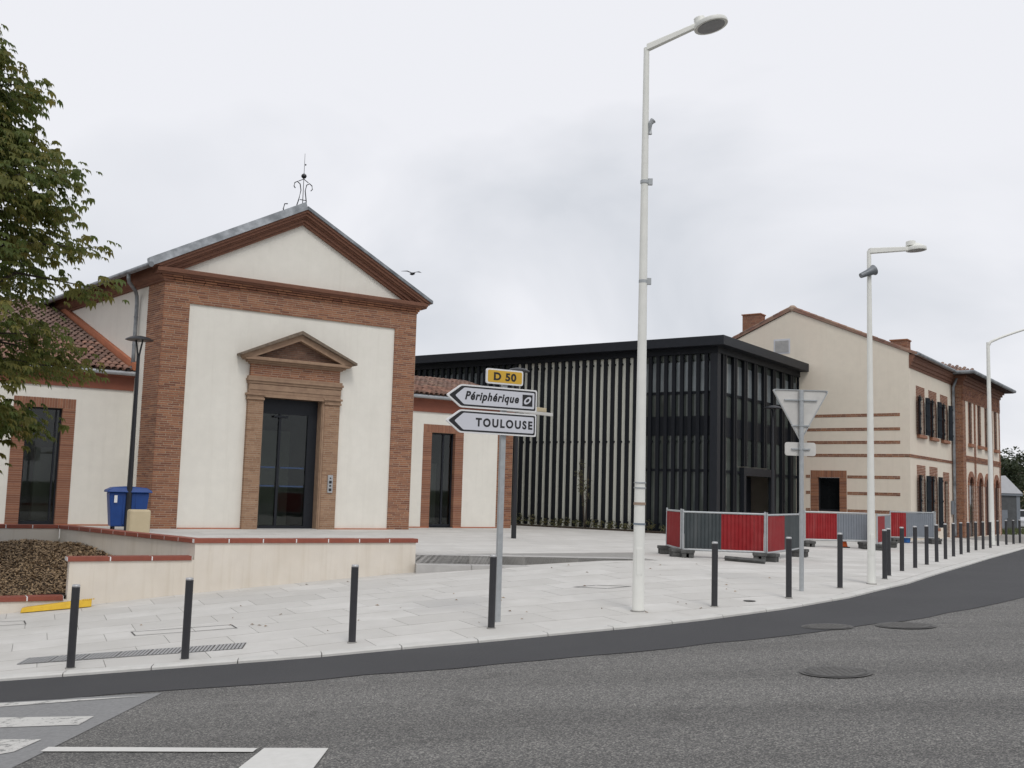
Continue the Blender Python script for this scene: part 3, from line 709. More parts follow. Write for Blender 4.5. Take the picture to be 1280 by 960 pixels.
# ================================================================== side wings with barrel tiles
tl = MB(); nseg = 6
for side_, rr in ((0, 1.0),):
    pts = []
    for yy, rad in ((0, .105), (.46, .085)):
        for k in range(nseg+1):
            a = math.pi*k/nseg; pts.append((math.cos(a)*rad, yy, math.sin(a)*rad*.85))
    for yy, rad in ((0, .088), (.46, .068)):
        for k in range(nseg+1):
            a = math.pi*k/nseg; pts.append((math.cos(a)*rad, yy, math.sin(a)*rad*.85))
    n1 = nseg+1
    fs = [(k, k+1, n1+k+1, n1+k) for k in range(nseg)] + [(2*n1+k+1, 2*n1+k, 3*n1+k, 3*n1+k+1) for k in range(nseg)] + [(k+1, k, 2*n1+k, 2*n1+k+1) for k in range(nseg)]
    tl.add(pts, fs)
TILE = tl.mesh('roof_tile'); TILE.materials.append(MATS['tile']); TILE.polygons.foreach_set('use_smooth', [True]*len(TILE.polygons))
def tile_roof(parent, x0, x1, y0, ze, sl, length, nobj, xshift=lambda d: 0.):
    """barrel tiles on a slope rising in +y from (y0, ze)"""
    th = math.atan(sl); ct, st = math.cos(th), math.sin(th)
    mb = MB(); mb.add([(x0, y0+.05, ze-.08), (x1, y0+.05, ze-.08), (x1+xshift(length), y0+length*ct, ze+length*st-.06), (x0+xshift(length), y0+length*ct, ze+length*st-.06), (x0, y0+.05, ze-.14), (x1, y0+.05, ze-.14), (x1+xshift(length), y0+length*ct, ze+length*st-.14), (x0+xshift(length), y0+length*ct, ze+length*st-.14)], [(0, 1, 2, 3), (4, 7, 6, 5), (0, 4, 5, 1), (1, 5, 6, 2), (2, 6, 7, 3), (3, 7, 4, 0)])
    rf = mb.build('roof', 'tile', parent)
    n = int((x1-x0)/.205); rows = int(length/.36); cnt = 0; st_ = MB()
    for r_ in range(rows):
        for i in range(n):
            d = r_*.36; x = x0+.1+i*.205+xshift(d)+random.uniform(-.012, .012); yy = y0-.03+d*ct+random.uniform(-.02, .02); z = ze+d*st-.03+random.uniform(0, .008)
            rot = (th-.02+random.uniform(-.02, .02), 0, random.uniform(-.05, .05))
            if cnt < nobj:
                inst('roof_tile', TILE, rf, (x, yy, z), rot); cnt += 1
            else:
                m_ = Matrix.Translation((x, yy, z)) @ Matrix.Rotation(rot[0], 4, 'X')
                st_.add([tuple(m_ @ v.co) for v in TILE.vertices], [tuple(p.vertices) for p in TILE.polygons], random.random())
    if st_.v: st_.build('far_roof_tiles', 'tile', rf, smooth=True, kind='stuff')
    # dark under-channel row at the eave
    return rf

def brick_opening(parent, x0, x1, z0, z1, sw, y, glass='glass_dark', name='window', stile=None, toph=.30, m='brick_bright', recess=.22, frame='dark_metal', sill=True, wallbox=None):
    """window with jamb bricks and soldier lintel ; outer box x0..x1 ,z0..z1 ; facade plane at y (outside = -y)"""
    bb = MB(); fn_ = lambda s, t, z: (s, y-.012-t, z)
    n = int((z1-toph-z0)/.067); c = (z1-toph-z0)/n
    for r_ in range(n):
        for a, b in ((x0, x0+sw), (x1-sw, x1)):
            bb.box(a, b, -.25, random.uniform(-.003, .003), z0+r_*c+.006, z0+(r_+1)*c-.006, min(1, max(0, random.gauss(.4, .3))), fn=fn_)
    nn_ = max(3, int((x1-x0)/.075)); w_ = (x1-x0)/nn_
    for i in range(nn_): bb.box(x0+i*w_+.005, x0+(i+1)*w_-.005, -.25, random.uniform(-.003, .003), z1-toph+.006, z1, min(1, max(0, random.gauss(.4, .3))), fn=fn_)
    wn = bpy.data.objects.new(name, None); COL.objects.link(wn); wn.parent = parent
    bb.build('brick_surround', m, wn, kind='stuff')
    mo = MB()
    for a, b in ((x0+.004, x0+sw-.004), (x1-sw+.004, x1-.004)): mo.box(a, b, y-.004, y+.24, z0, z1-.01)
    mo.box(x0+sw-.004, x1-sw+.004, y-.0042, y+.238, z1-toph+.004, z1-.012); mo.build('mortar_bed', 'mortar', wn)
    fx = MB(); a, b, t = x0+sw, x1-sw, .05; zt = z1-toph
    fx.box(a, a+t, y+recess-.06, y+recess+.02, z0, zt); fx.box(b-t, b, y+recess-.06, y+recess+.02, z0, zt); fx.box(a+t, b-t, y+recess-.059, y+recess+.019, zt-t, zt); fx.box(a+t, b-t, y+recess-.059, y+recess+.019, z0, z0+.09)
    if stile: fx.box(stile[0], stile[1], y+recess-.05, y+recess+.01, z0+.09, zt-t)
    fx.build('window_frame', frame, wn)
    g = MB(); g.box(a+t, b-t, y+recess-.02, y+recess, z0+.09, zt-t); g.build('glass_pane', glass, wn)
    return wn

# left wing
LB = 2.0
wl = thing('left_wing', 'low tiled wing with brick framed tall window, under the chestnut branches', 'building', (ML[0], ML[1], 0), MA)
lx1 = sx_*LB+.05
def wing(root, x0, x1, yb, wx0, wx1, wz1, mirror=False):
    mb = MB(); sw = .36
    mb.box(x0, wx0+.003, yb, yb+.35, 0, 4.30); mb.box(wx1-.003, x1, yb, yb+.35, 0, 4.30); mb.box(wx0+.003, wx1-.003, yb, yb+.35, wz1-.02, 4.30); mb.build('front_wall', 'white_render', root)
    mb = MB(); mb.box(x0, x1, yb-.05, yb+.3, 4.25, 4.66); mb.prism([(yb-.05, 4.66), (yb-.12, 4.70), (yb-.16, 4.78), (yb+.3, 4.78), (yb+.3, 4.66)], x0, x1, lambda u, v, a: (a, u, v)); mb.build('frieze', 'frieze_paint', root)
    for a_, b_ in ((x0, wx0+.35), (wx1-.35, x1)): MB().box(a_, b_, yb-.03, yb+.05, 0, .04).build('base_strip', 'flashing_clay', root)
    mb = MB(); mb.tube([(x0, yb-.27, 4.80), (x1-.02, yb-.27, 4.78)], .075, 10); mb.build('gutter', 'zinc_light', root, smooth=True)
    rm1 = room(root, wx0-.3, wx1+.5, yb+.36, yb+2.6, .01, wz1+.2); mb = MB(); mb.box(wx0+.95, wx0+1.5, yb+1.6, yb+2.0, .012, 2.4); mb.build('cupboard', 'strip_wall', rm1)
wing(wl, -9, lx1, LB, -3.68, -1.93, 3.86)
brick_opening(wl, -3.68, -1.93, .035, 3.86, .37, LB, stile=(-2.47, -2.42), glass='glass_clear')
skx = sx_/sy_
tile_roof(wl, -7.2, -.30, LB-.33, 4.90, .37, 9.0, 300, xshift=lambda d: skx*d*.93)
# clay flashing band where the roof meets the pavilion
mb = MB(); mb.prism([(1.70, 4.88), (1.70, 5.10), (10.2, 5.10+.37*8.45), (10.2, 4.88+.37*8.45)], -.01, .14, lambda u, v, a: side(u, a, v)); mb.build('wall_flashing', 'flashing_clay', wl)

# right wing
RB = 1.5
wr = thing('right_wing', 'low tiled wing with narrow brick framed window right of the pavilion', 'building', (ML[0], ML[1], 0), MA)
mbx1 = 13.98
wing(wr, W-.05, mbx1-.72, RB, 10.0, 11.73, 3.80)
brick_opening(wr, 10.0, 11.73, .035, 3.80, .36, RB, stile=(10.92, 10.99), glass='glass_clear')
mo = MB(); mo.box(mbx1-.715, mbx1, RB+.012, RB+.35, 0, 4.30); mo.build('mortar_bed', 'mortar', wr)
mb = MB(); mb.box(mbx1-.73, mbx1+.0, RB-.05, RB+.3, 4.25, 4.78); mb.build('frieze', 'frieze_paint', wr)
bb = MB(); bricks(bb, mbx1-.72, mbx1, 0, 4.25, lambda s, t, z: (s, RB-t, z), dep=.1); bb.build('brickwork', 'brick', wr, kind='stuff')
mb = MB(); mb.box(mbx1-.3, mbx1-.01, RB+.35, 6.5, 0, 4.8); mb.build('side_wall', 'white_render', wr)
tile_roof(wr, W+.0, mbx1+.2, RB-.33, 4.90, .26, 4.6, 130)
mb = MB(); mb.lathe([(.04, -.1), (.085, -.06), (.10, 0), (.085, .06), (.04, .1)], (11.55, RB-.15, 4.05), 14); mb.build('wall_lamp', 'silver', wr, smooth=True)

# ================================================================== SLATTED DARK PAVILION
DA = 35.3
du = U(DA); dv = U(DA-90); CW = np.array([7.80, 38.71])
dk = thing('slatted_building', 'black slatted flat-roofed building between the pavilion and the gabled house', 'building', (CW[0], CW[1], 0), math.atan2(du[1], du[0]))
# local x = along right face, local y = along left face (away to the left)
DX, DY = 9.35, 17.2
mb = MB(); mb.box(-.45, DX+.35, -.45, DY, 7.14, 7.5); mb.build('roof_fascia', 'dark_metal', dk, bevel=.01)
mb = MB(); mb.box(-.05, DX, -.05, DY-.2, 6.9, 7.139); mb.build('soffit', 'fin_metal', dk)
mb = MB(); mb.box(.12, .5, 3.45, 9.45, 0, 6.9); mb.build('strip_wall', 'strip_wall', dk)
mb = MB(); mb.box(.14, .2, .3, 3.45, 0, 6.9); mb.build('glass_pane', 'glass_grey', dk)
mb = MB(); mb.box(.14, .2, 9.45, DY-.5, 0, 6.9); mb.build('glass_pane', 'glass_grey', dk)
mb = MB(); mb.box(.36, 2.6, .14, .2, 0, 6.9); mb.build('glass_pane', 'glass_grey', dk); mb = MB(); mb.box(5.75, DX, .14, .2, 0, 6.9); mb.build('glass_pane', 'glass_grey', dk); mb = MB(); mb.box(2.6, 5.75, .14, .2, 2.62, 6.9); mb.build('glass_pane', 'glass_grey', dk)
for z0, z1 in ((5.36, 5.46), (2.36, 2.46), (3.75, 4.5), (.0, .12)):
    mb = MB(); mb.box(.10, .138, .26, 3.45, z0, z1); mb.build('transom', 'fin_metal', dk)
    mb = MB()
    if z0 < 2: mb.box(.3, 2.6, .10, .138, z0, z1); mb.build('transom', 'fin_metal', dk); mb = MB(); mb.box(5.75, DX, .10, .138, z0, z1)
    else: mb.box(.3, DX, .10, .138, z0, z1)
    mb.build('transom', 'fin_metal', dk)
mb = MB(); mb.box(-.02, .28, -.02, .28, 0, 7.1); mb.build('corner_post', 'dark_metal', dk)
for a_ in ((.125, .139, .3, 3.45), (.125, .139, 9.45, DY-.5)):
    MB().box(*a_, 5.47, 6.62).build('painted_sky_pane', 'glass_painted_sky', dk)
MB().box(.36, DX, .125, .139, 5.47, 6.62).build('painted_sky_pane', 'glass_painted_sky', dk)  # pale panels imitate the sky mirrored in the top glazing
# fins
fl = MB(); fl.box(0, .11, -.07, .07, .06, 6.95); FIN = fl.mesh('fin'); FIN.materials.append(MATS['fin_metal'])
br = MB(); br.box(.02, .125, -.105, .07, -.04, .04); BR = br.mesh('bracket'); BR.materials.append(MATS['fin_metal'])
y = .52
ny = 0
ylist = [3.663+.3428*k-.115 for k in range(-9, 39)]
for y in ylist:
    if y < .34 or y > DY-.5: continue
    f = inst('fin', FIN, dk, (0, y, 0))
    for z in (.32, 3.52, 6.65): inst('bracket', BR, f, (.0, 0, z))
for k in range(0, 9):
    for o_ in (0, .21):
        x = .62+k*1.05+o_
        if x > DX-.1: continue
        if 2.55 < x < 5.8:
            fs_ = MB(); fs_.box(-.07, .07, 0, .11, 2.66, 6.95); fs_.build('fin', 'fin_metal', dk).location = (x, 0, 0)
        else: inst('fin', FIN, dk, (x, 0, 0), (0, 0, R(90)), (1, 1, 1))
# doorway
mb = MB(); mb.box(2.52, 2.74, -.06, .12, 0, 2.62); mb.box(5.6, 5.82, -.06, .12, 0, 2.62); mb.box(2.74, 5.6, -.058, .12, 2.30, 2.618); mb.build('door_frame', 'dark_metal', dk)
mb = MB(); mb.box(2.74, 5.6, .9, 1.0, 0, 2.3); mb.build('door_leaf', 'black_paint', dk)
# interior behind the glass : floor slab, back wall
mb = MB(); mb.box(1.0, DX, 1.2, DY-.6, 3.8, 4.4); mb.build('floor_slab', 'interior_grey', dk)
mb = MB(); mb.box(DX-.12, DX-.02, .4, DY-.6, 0, 6.9); mb.box(.5, DX, DY-.6, DY-.5, 0, 6.9); mb.build('back_wall', 'interior_grey', dk)
# planting bed at its foot
mb = MB()
for k in range(9):
    pass
bedp = [(-.75, 1.6), (-.75, 10.4), (-.02, 10.4), (-.02, 1.6)]
mb.prism([(a, b) for a, b in bedp], -.05, .045, lambda u, v, a: (u, v, a)); o = struct(mb.build('flower_bed', 'soil')); o.location = (CW[0], CW[1], 0); o.rotation_euler = (0, 0, math.atan2(du[1], du[0]))
def dworld(x, y, z=0.):
    p = CW+du[:2]*x+dv[:2]*y; return (p[0], p[1], z)
def leaf_cloud(mb, c, r3, n, size, droop=.2, tfn=None, seed=None):
    for k in range(n):
        while True:
            q = rng.uniform(-1, 1, 3)
            if q @ q <= 1: break
        p = np.array(c)+q*np.array(r3); a = rng.uniform(0, 6.283); e = rng.uniform(-.9, .5); s = size*rng.uniform(.6, 1.3)
        d = np.array([math.cos(a)*math.cos(e), math.sin(a)*math.cos(e), math.sin(e)]); sdv = np.cross(d, rng.normal(size=3)); sdv /= np.linalg.norm(sdv)+1e-9
        mb.add([p-d*s, p+sdv*s*.38, p+d*s, p-sdv*s*.38], [(0, 1, 2, 3)], float(np.clip(rng.normal(.35, .3), 0, 1)))
for k in range(15):
    y = 2.0+k*.55+random.uniform(-.12, .12); h = random.uniform(.28, .5)
    sh = thing('low_shrub', 'small sparse green shrub in the soil strip at the foot of the slats', 'shrub', dworld(-.40, y), 0, 'young shrubs along the slatted facade')
    mb = MB(); leaf_cloud(mb, (0, 0, h*.55), (.24, .24, h*.5), 70, .055); mb.build('foliage', 'shrub_leaf', sh)
    mb = MB(); mb.tube([(0, 0, -.02), (.02, 0, h*.8)], [.012, .005], 5); mb.build('stem', 'bark', sh)
yg = thing('young_tree', 'thin bare multi-stemmed young tree standing against the pale slats', 'tree', dworld(-.45, 5.45))
mb = MB(); lf = MB()
for k in range(7):
    a = random.uniform(0, 6.3); l = random.uniform(1.9, 3.3); sp_ = random.uniform(.1, .38)
    pts = [(0.03*math.cos(a), .03*math.sin(a), 0), (sp_*.25*math.cos(a), sp_*.25*math.sin(a), l*.35), (sp_*.6*math.cos(a+.2), sp_*.6*math.sin(a+.2), l*.7), (sp_*math.cos(a+.3), sp_*math.sin(a+.3), l)]
    mb.tube(pts, [.03, .022, .014, .006], 5)
    for j in range(5):
        t = random.uniform(.45, 1); p = (sp_*t*math.cos(a+.2), sp_*t*math.sin(a+.2), l*t); b = random.uniform(0, 6.3)
        mb.tube([p, (p[0]+.18*math.cos(b), p[1]+.18*math.sin(b), p[2]+.2)], [.009, .004], 4)
        leaf_cloud(lf, (p[0]+.12*math.cos(b), p[1]+.12*math.sin(b), p[2]+.12), (.12, .12, .14), 7, .05)
mb.build('trunk', 'bark', yg); lf.build('crown', 'shrub_leaf', yg)

# ================================================================== GABLED HOUSE
HA = 36.; fu = U(HA); gu = U(HA-90); H0 = G(1139, 675.5); HB = -.3
hs = thing('gabled_house', 'cream gabled house with brick bands, dark shutters and two brick chimneys', 'house', (H0[0], H0[1], 0), math.atan2(fu[1], fu[0]))
# local x along the street facade, y along the gable (to the left/back) ; outside is -x (gable) and -y (facade)
GW, FLN = 10.3, 7.63
gable = [(0, HB), (GW, HB), (GW, 7.76), (5.15, 9.98), (0, 7.76)]
wg = (2.68, 4.28, .93, 2.72)     # gable window outer
mb = MB()
fnx = lambda u, v, a: (a, u, v)
# gable wall split round the window
mb.prism([(0, HB), (wg[0], HB), (wg[0], 7.76+.431*wg[0]), (0, 7.76)][::-1], 0, .35, fnx)
mb.prism([(wg[1], HB), (GW, HB), (GW, 7.76), (5.15, 9.98), (wg[1], 7.76+.431*wg[1])][::-1], 0, .35, fnx)
mb.prism([(wg[0], HB), (wg[1], HB), (wg[1], wg[2]), (wg[0], wg[2])][::-1], 0, .35, fnx)
mb.prism([(wg[0], wg[3]-.02), (wg[1], wg[3]-.02), (wg[1], 7.76+.431*wg[1]), (wg[0], 7.76+.431*wg[0])][::-1], 0, .35, fnx)
mb.build('gable_wall', 'cream_render', hs)
# gable window, built in a rotated sub-frame
# local x' = -y(house) , y' = +x(house)
gw_ = brick_opening(hs, -wg[1], -wg[0], wg[2], wg[3], .31, 0, name='window', m='brick', glass='glass_dark', toph=.31)
gw_.rotation_euler = (0, 0, R(-90))
# brick bands on the gable
def gband(y0, y1, z0, nm='brick_band', h=.135):
    b = MB(); bricks(b, y0, y1, z0-h/2, z0+h/2, lambda s, t, z: (-.012-t, s, z), dep=.05, L=.24); b.build(nm, 'brick', hs, kind='stuff')
    m_ = MB(); m_.box(-.008, .01, y0+.005, y1-.005, z0-h/2, z0+h/2); m_.build('mortar_bed', 'mortar', hs)
for z in (5.13, 4.52, 3.95): gband(.4, 4.45, z)
gband(0.0, 4.45, 3.385)
for z in (2.45, 1.74, .98):
    gband(.42, 2.66, z)
    gband(4.3, 4.5, z)
# street facade with real openings
ops = [(1.0, 2.45, 4.35, 6.05, 'w'), (3.1, 4.55, 4.35, 6.05, 'w'), (5.2, 6.65, 4.35, 6.05, 'w'), (1.0, 2.45, .3, 2.62, 'w'), (3.1, 4.55, .3, 2.62, 'w'), (5.55, 6.75, -.15, 2.45, 'd')]
opn = []
for (a, b, z0, z1, k) in ops: opn.append((a+.28, b-.28, z0, z1))
mb = MB(); xs = sorted({0.352, FLN} | {o[0] for o in opn} | {o[1] for o in opn}); zs = sorted({HB, 7.68} | {o[2] for o in opn} | {o[3] for o in opn})
for i in range(len(xs)-1):
    for j in range(len(zs)-1):
        cx, cz = (xs[i]+xs[i+1])/2, (zs[j]+zs[j+1])/2
        if any(o[0] < cx < o[1] and o[2] < cz < o[3] for o in opn): continue
        mb.box(xs[i], xs[i+1], 0, .35, zs[j], zs[j+1])
mb.build('street_wall', 'cream_render', hs)
for i, (a, b, z0, z1, k) in enumerate(ops):
    wn = bpy.data.objects.new('window' if k == 'w' else 'door', None); COL.objects.link(wn); wn.parent = hs
    m_ = MB(); m_.box(a+.28, b-.28, .16, .2, z0, z1); m_.build('glass_pane' if k == 'w' else 'door_leaf', 'glass_dark' if k == 'w' else 'brown_wood', wn)
    m_ = MB(); bricks(m_, a+.02, b-.02, z1, z1+.42, lambda s, t, z: (s, -.014-t, z), dep=.1, L=.24); 
    for aa, bb_ in ((a+.06, a+.28), (b-.28, b-.06)): bricks(m_, aa, bb_, z0, z1, lambda s, t, z: (s, -.014-t, z), dep=.3, L=.2)
    m_.build('brick_surround', 'brick_bright', wn, kind='stuff')
    m_ = MB(); m_.box(a+.27, a+.36, .10, .159, z0, z1); m_.box(b-.36, b-.27, .10, .159, z0, z1); m_.box((a+b)/2-.04, (a+b)/2+.04, .10, .159, z0, z1); m_.box(a+.36, b-.36, .101, .158, z1-.1, z1); m_.build('window_frame', 'brown_wood', wn)
    if k == 'w':
        m_ = MB(); m_.box(a+.1, b-.1, -.14, .1, z0-.14, z0); m_.build('sill', 'brick_bright', wn, bevel=.02)
        for hx, dr_ in ((a+.28, -1), (b-.28, 1)):
            sh = MB()
            # louvred shutter leaf folded back on the wall, slightly ajar
            lw_ = .40; x0, x1 = (hx-lw_, hx) if dr_ < 0 else (hx, hx+lw_)
            yy = lambda x: -.10-(abs(x-hx))*.18
            for c_ in range(8):
                u0, u1 = x0+(x1-x0)*c_/8, x0+(x1-x0)*(c_+1)/8-.006
                sh.box(u0, u1, -.035, 0, z0+.02, z1-.02, fn=lambda x, y_, z: (x, yy(x)+y_, z))
            for zz in (z0+.2, (z0+z1)/2, z1-.25): sh.box(x0+.01, x1-.01, -.06, -.034, zz, zz+.09, fn=lambda x, y_, z: (x, yy(x)+y_, z))
            sh.build('shutter', 'shutter', wn)
# string course on the facade, cornice, gutter, downpipe
b_ = MB(); bricks(b_, -.012, FLN-.1, 3.315, 3.455, lambda s, t, z: (s, -.03-t, z), dep=.06, L=.24); b_.build('brick_band', 'brick', hs, kind='stuff')
pr = [(.002, 7.12), (-.03, 7.12), (-.04, 7.22), (-.09, 7.25), (-.10, 7.36), (-.16, 7.39), (-.18, 7.52), (-.24, 7.56), (-.24, 7.68), (.002, 7.68)]
mb = MB(); mb.prism(pr, -.02, FLN+.1, lambda u, v, a: (a, u, v)); mb.build('cornice', 'moulding', hs)
mb = MB(); mb.tube([(-.06, -.32, 7.72), (FLN-.1, -.32, 7.70)], .085, 8); mb.build('gutter', 'zinc', hs, smooth=True)
mb = MB(); mb.tube([(FLN-.3, -.32, 7.68), (FLN-.3, -.26, 7.4), (FLN-.3, -.12, 7.0), (FLN-.3, -.1, -.12)], .07, 8); mb.build('downpipe', 'zinc', hs, smooth=True)
mb = MB(); mb.box(6.95, 7.2, -.1, -.02, .9, 1.55); mb.build('meter_box', 'hoard_light', hs, bevel=.01)
mb = MB(); mb.box(-.012, .0, 5.22, 6.0, 8.02, 8.71); mb.build('vent_frame', 'shed_white', hs)
mb = MB()
for k in range(9): mb.box(-.03, -.013, 5.29, 5.93, 8.09+k*.062, 8.09+k*.062+.045)
mb.build('vent_louvres', 'vent_grey', hs)
# roof
mb = MB(); T = .14
rp_ = [(-.36, 7.62), (5.15, 10.0), (GW+.3, 7.68), (GW+.3, 7.68+T), (5.15, 10.0+T), (-.36, 7.62+T)]
mb.prism(rp_[::-1], -.06, FLN-.1, fnx); rf = mb.build('roof', 'tile', hs)
# verge tiles along the rake
for sgn in (0, 1):
    L0, L1 = ((-.34, 7.70), (5.0, 10.08)) if sgn == 0 else ((5.3, 10.10), (GW+.2, 7.80))
    n = 16
    for k in range(n):
        t0, t1 = k/n, (k+1)/n+.012
        a = (L0[0]+(L1[0]-L0[0])*t0, L0[1]+(L1[1]-L0[1])*t0); b = (L0[0]+(L1[0]-L0[0])*t1, L0[1]+(L1[1]-L0[1])*t1)
        m_ = MB(); m_.tube([(.0, a[0], a[1]), (.0, b[0], b[1])], [.062, .078] if sgn else [.078, .062], 8); m_.build('verge_tile', 'tile', rf, smooth=True)
mb = MB(); mb.lathe([(.16, 0), (.2, .1), (.19, .2), (.1, .28)], (.1, 5.15, 9.96), 10); mb.build('ridge_end', 'stone_trim', rf)
def chimney(x, y0, y1, z0, z1):
    b = MB()
    bricks(b, y0, y1, z0, z1, lambda s, t, z: (x-t, s, z), dep=.1, L=.24, c=.075)
    bricks(b, x, x+.6, z0, z1, lambda s, t, z: (s, y0-t, z), dep=.1, L=.24, c=.075)
    o = b.build('chimney_bricks', 'brick_bright', rf, kind='stuff')
    m_ = MB(); m_.box(x+.012, x+.6, y0+.012, y1-.01, z0, z1-.01); m_.build('chimney_core', 'mortar', rf)
    m_ = MB(); m_.box(x-.03, x+.63, y0-.03, y1+.03, z1, z1+.05); m_.build('chimney_cap', 'brick', rf)
chimney(.15, 6.72, 7.62, 8.8, 9.98); chimney(.15, .12, .82, 7.7, 8.34)

# ================================================================== BRICK CORNERED BLOCK BEYOND
PJ = .5
b2 = thing('arcaded_house', 'two storey house with brick corner pier, arched doorways and wide hipped eaves', 'house', (H0[0], H0[1], 0), math.atan2(fu[1], fu[0]))
X0, X1 = FLN-.18, 16.3; ZT = 7.15
archs = [(8.55, 9.45), (10.6, 11.5), (12.3, 13.2), (14.6, 15.5)]
# pier bricks : left side face + front return
mo = MB(); mo.box(X0+.006, X0+.6, -PJ+.006, .3, HB, ZT); mo.build('mortar_bed', 'mortar', b2)
bb = MB(); bricks(bb, -.02, PJ, HB, ZT, lambda s, t, z: (X0-t, -s, z), dep=.08, L=.3); bricks(bb, X0, X0+.62, HB, ZT, lambda s, t, z: (s, -PJ-t, z), dep=.08, L=.3)
bricks(bb, X1-.35, X1, HB, ZT, lambda s, t, z: (s, -PJ-t, z), dep=.08, L=.3)
bricks(bb, X0, X1, ZT-.75, ZT, lambda s, t, z: (s, -PJ-.02-t, z), dep=.08, L=.3)
bricks(bb, X0+.6, X1, 3.45, 3.75, lambda s, t, z: (s, -PJ-.02-t, z), dep=.08, L=.3)
bb.build('brickwork', 'brick', b2, kind='stuff')
# front wall in cells with arched and rectangular openings
wins = [(a+.2, b-.2, 4.35, 6.4) for a, b in archs]
mb = MB(); ops2 = [(a, b, -.16, 2.75) for a, b in archs]+wins
xs = sorted({X0+.6, X1} | {o[0] for o in ops2} | {o[1] for o in ops2}); zs = sorted({HB, ZT} | {o[2] for o in ops2} | {o[3] for o in ops2})
for i in range(len(xs)-1):
    for j in range(len(zs)-1):
        cx, cz = (xs[i]+xs[i+1])/2, (zs[j]+zs[j+1])/2
        if any(o[0] < cx < o[1] and o[2] < cz < o[3] for o in ops2): continue
        mb.box(xs[i], xs[i+1], -PJ+.01, -PJ+.36, zs[j], zs[j+1])
# arch spandrels
for a, b in archs:
    c_, r_ = (a+b)/2, (b-a)/2
    for k in range(8):
        x0 = a+(b-a)*k/8; x1 = a+(b-a)*(k+1)/8; zz = 2.30+math.sqrt(max(0, r_*r_-min(abs(x0-c_), abs(x1-c_))**2))
        if zz < 2.749: mb.box(x0, x1, -PJ+.011, -PJ+.359, zz, 2.749)
mb.build('street_wall', 'cream_render', b2)
for (a, b) in archs:
    c_, r_ = (a+b)/2, (b-a)/2
    wn = bpy.data.objects.new('arched_doorway', None); COL.objects.link(wn); wn.parent = b2
    m_ = MB(); m_.box(a, b, -PJ+.05, -PJ+.10, -.16, 2.76); m_.build('door_leaf', 'brown_wood' if a > 9.5 else 'glass_dark', wn)
    m_ = MB()
    for k in range(11):
        a0, a1 = math.pi*k/11+.02, math.pi*(k+1)/11-.02
        q = [(c_+math.cos(a0)*(r_), 2.30+math.sin(a0)*r_), (c_+math.cos(a0)*(r_+.26), 2.30+math.sin(a0)*(r_+.26)), (c_+math.cos(a1)*(r_+.26), 2.30+math.sin(a1)*(r_+.26)), (c_+math.cos(a1)*r_, 2.30+math.sin(a1)*r_)]
        m_.prism(q, -PJ-.04, -PJ+.1, lambda u, v, t: (u, t, v), random.random())
    for aa, bb_ in ((a-.22, a), (b, b+.22)): bricks(m_, aa, bb_, -.16, 2.3, lambda s, t, z: (s, -PJ-.02-t, z), dep=.3, L=.25)
    m_.build('brick_arch', 'brick_bright', wn, kind='stuff')
for (a, b, z0, z1) in wins:
    wn = bpy.data.objects.new('window', None); COL.objects.link(wn); wn.parent = b2
    m_ = MB(); m_.box(a, b, -PJ+.04, -PJ+.08, z0, z1); m_.build('shutter', 'brown_wood', wn)
    m_ = MB(); bricks(m_, a-.16, b+.16, z1, z1+.5, lambda s, t, z: (s, -PJ-.015-t, z), dep=.1, L=.25)
    for aa, bb_ in ((a-.14, a), (b, b+.14)): bricks(m_, aa, bb_, z0, z1, lambda s, t, z: (s, -PJ-.012-t, z), dep=.2, L=.2)
    m_.build('brick_surround', 'brick_bright', wn, kind='stuff')
    m_ = MB(); m_.box(a-.22, b+.22, -PJ-.14, -PJ+.1, z0-.16, z0); m_.build('sill', 'brick_bright', wn)
m_ = MB()
for x in (9.95, 14.0): bricks(m_, x-.12, x+.12, HB, ZT-.75, lambda s, t, z: (s, -PJ-.05-t, z), dep=.08, L=.24)
m_.build('pilaster_strips', 'brick_bright', b2, kind='stuff')
# cornice + eaves + hipped roof
mb = MB()
for (o_, z0, z1) in ((.06, ZT, ZT+.15), (.14, ZT+.15, ZT+.28), (.22, ZT+.28, ZT+.40)): mb.box(X0-o_, X1+o_, -PJ-o_, 8, z0, z1)
mb.build('cornice', 'moulding', b2)
EV = .62; ex0, ex1, ey0, ey1, ez = X0-EV, X1+EV, -PJ-EV, 9.5, ZT+.40
mb = MB(); mb.box(ex0, ex1, ey0, ey1, ez, ez+.10); mb.build('eave_boards', 'brown_wood', b2)
rz_, ry = ez+.1, (ey0+ey1)/2; rh = 1.75; hx = (ey1-ey0)/2
mb = MB(); mb.add([(ex0, ey0, rz_), (ex1, ey0, rz_), (ex1, ey1, rz_), (ex0, ey1, rz_), (ex0+hx*.85, ry, rz_+rh), (ex1-hx*.6, ry, rz_+rh)], [(0, 1, 5, 4), (1, 2, 5), (2, 3, 4, 5), (3, 0, 4), (3, 2, 1, 0)])
rf2 = mb.build('roof', 'tile', b2)
tb = MB(); hs_ = math.atan2(rh, hx*.85)
for r_ in range(14):
    d = r_*.38; x = ex0+d*math.cos(hs_); z = rz_+d*math.sin(hs_); f_ = d*math.cos(hs_)/(hx*.85)
    if f_ > 1: break
    yA, yB = ey0+(ry-ey0)*f_, ey1+(ry-ey1)*f_; n = int((yB-yA)/.21)
    for i in range(n):
        m_ = Matrix.Translation((x-.05, yA+.1+i*.21, z+.0)) @ Matrix.Rotation(R(-90), 4, 'Z') @ Matrix.Rotation(hs_, 4, 'X') @ Matrix.Scale(.95, 4)
        tb.add([tuple(m_ @ v.co) for v in TILE.vertices], [tuple(p.vertices) for p in TILE.polygons], random.random())
tb.build('roof_tiles', 'tile', rf2, smooth=True, kind='stuff')
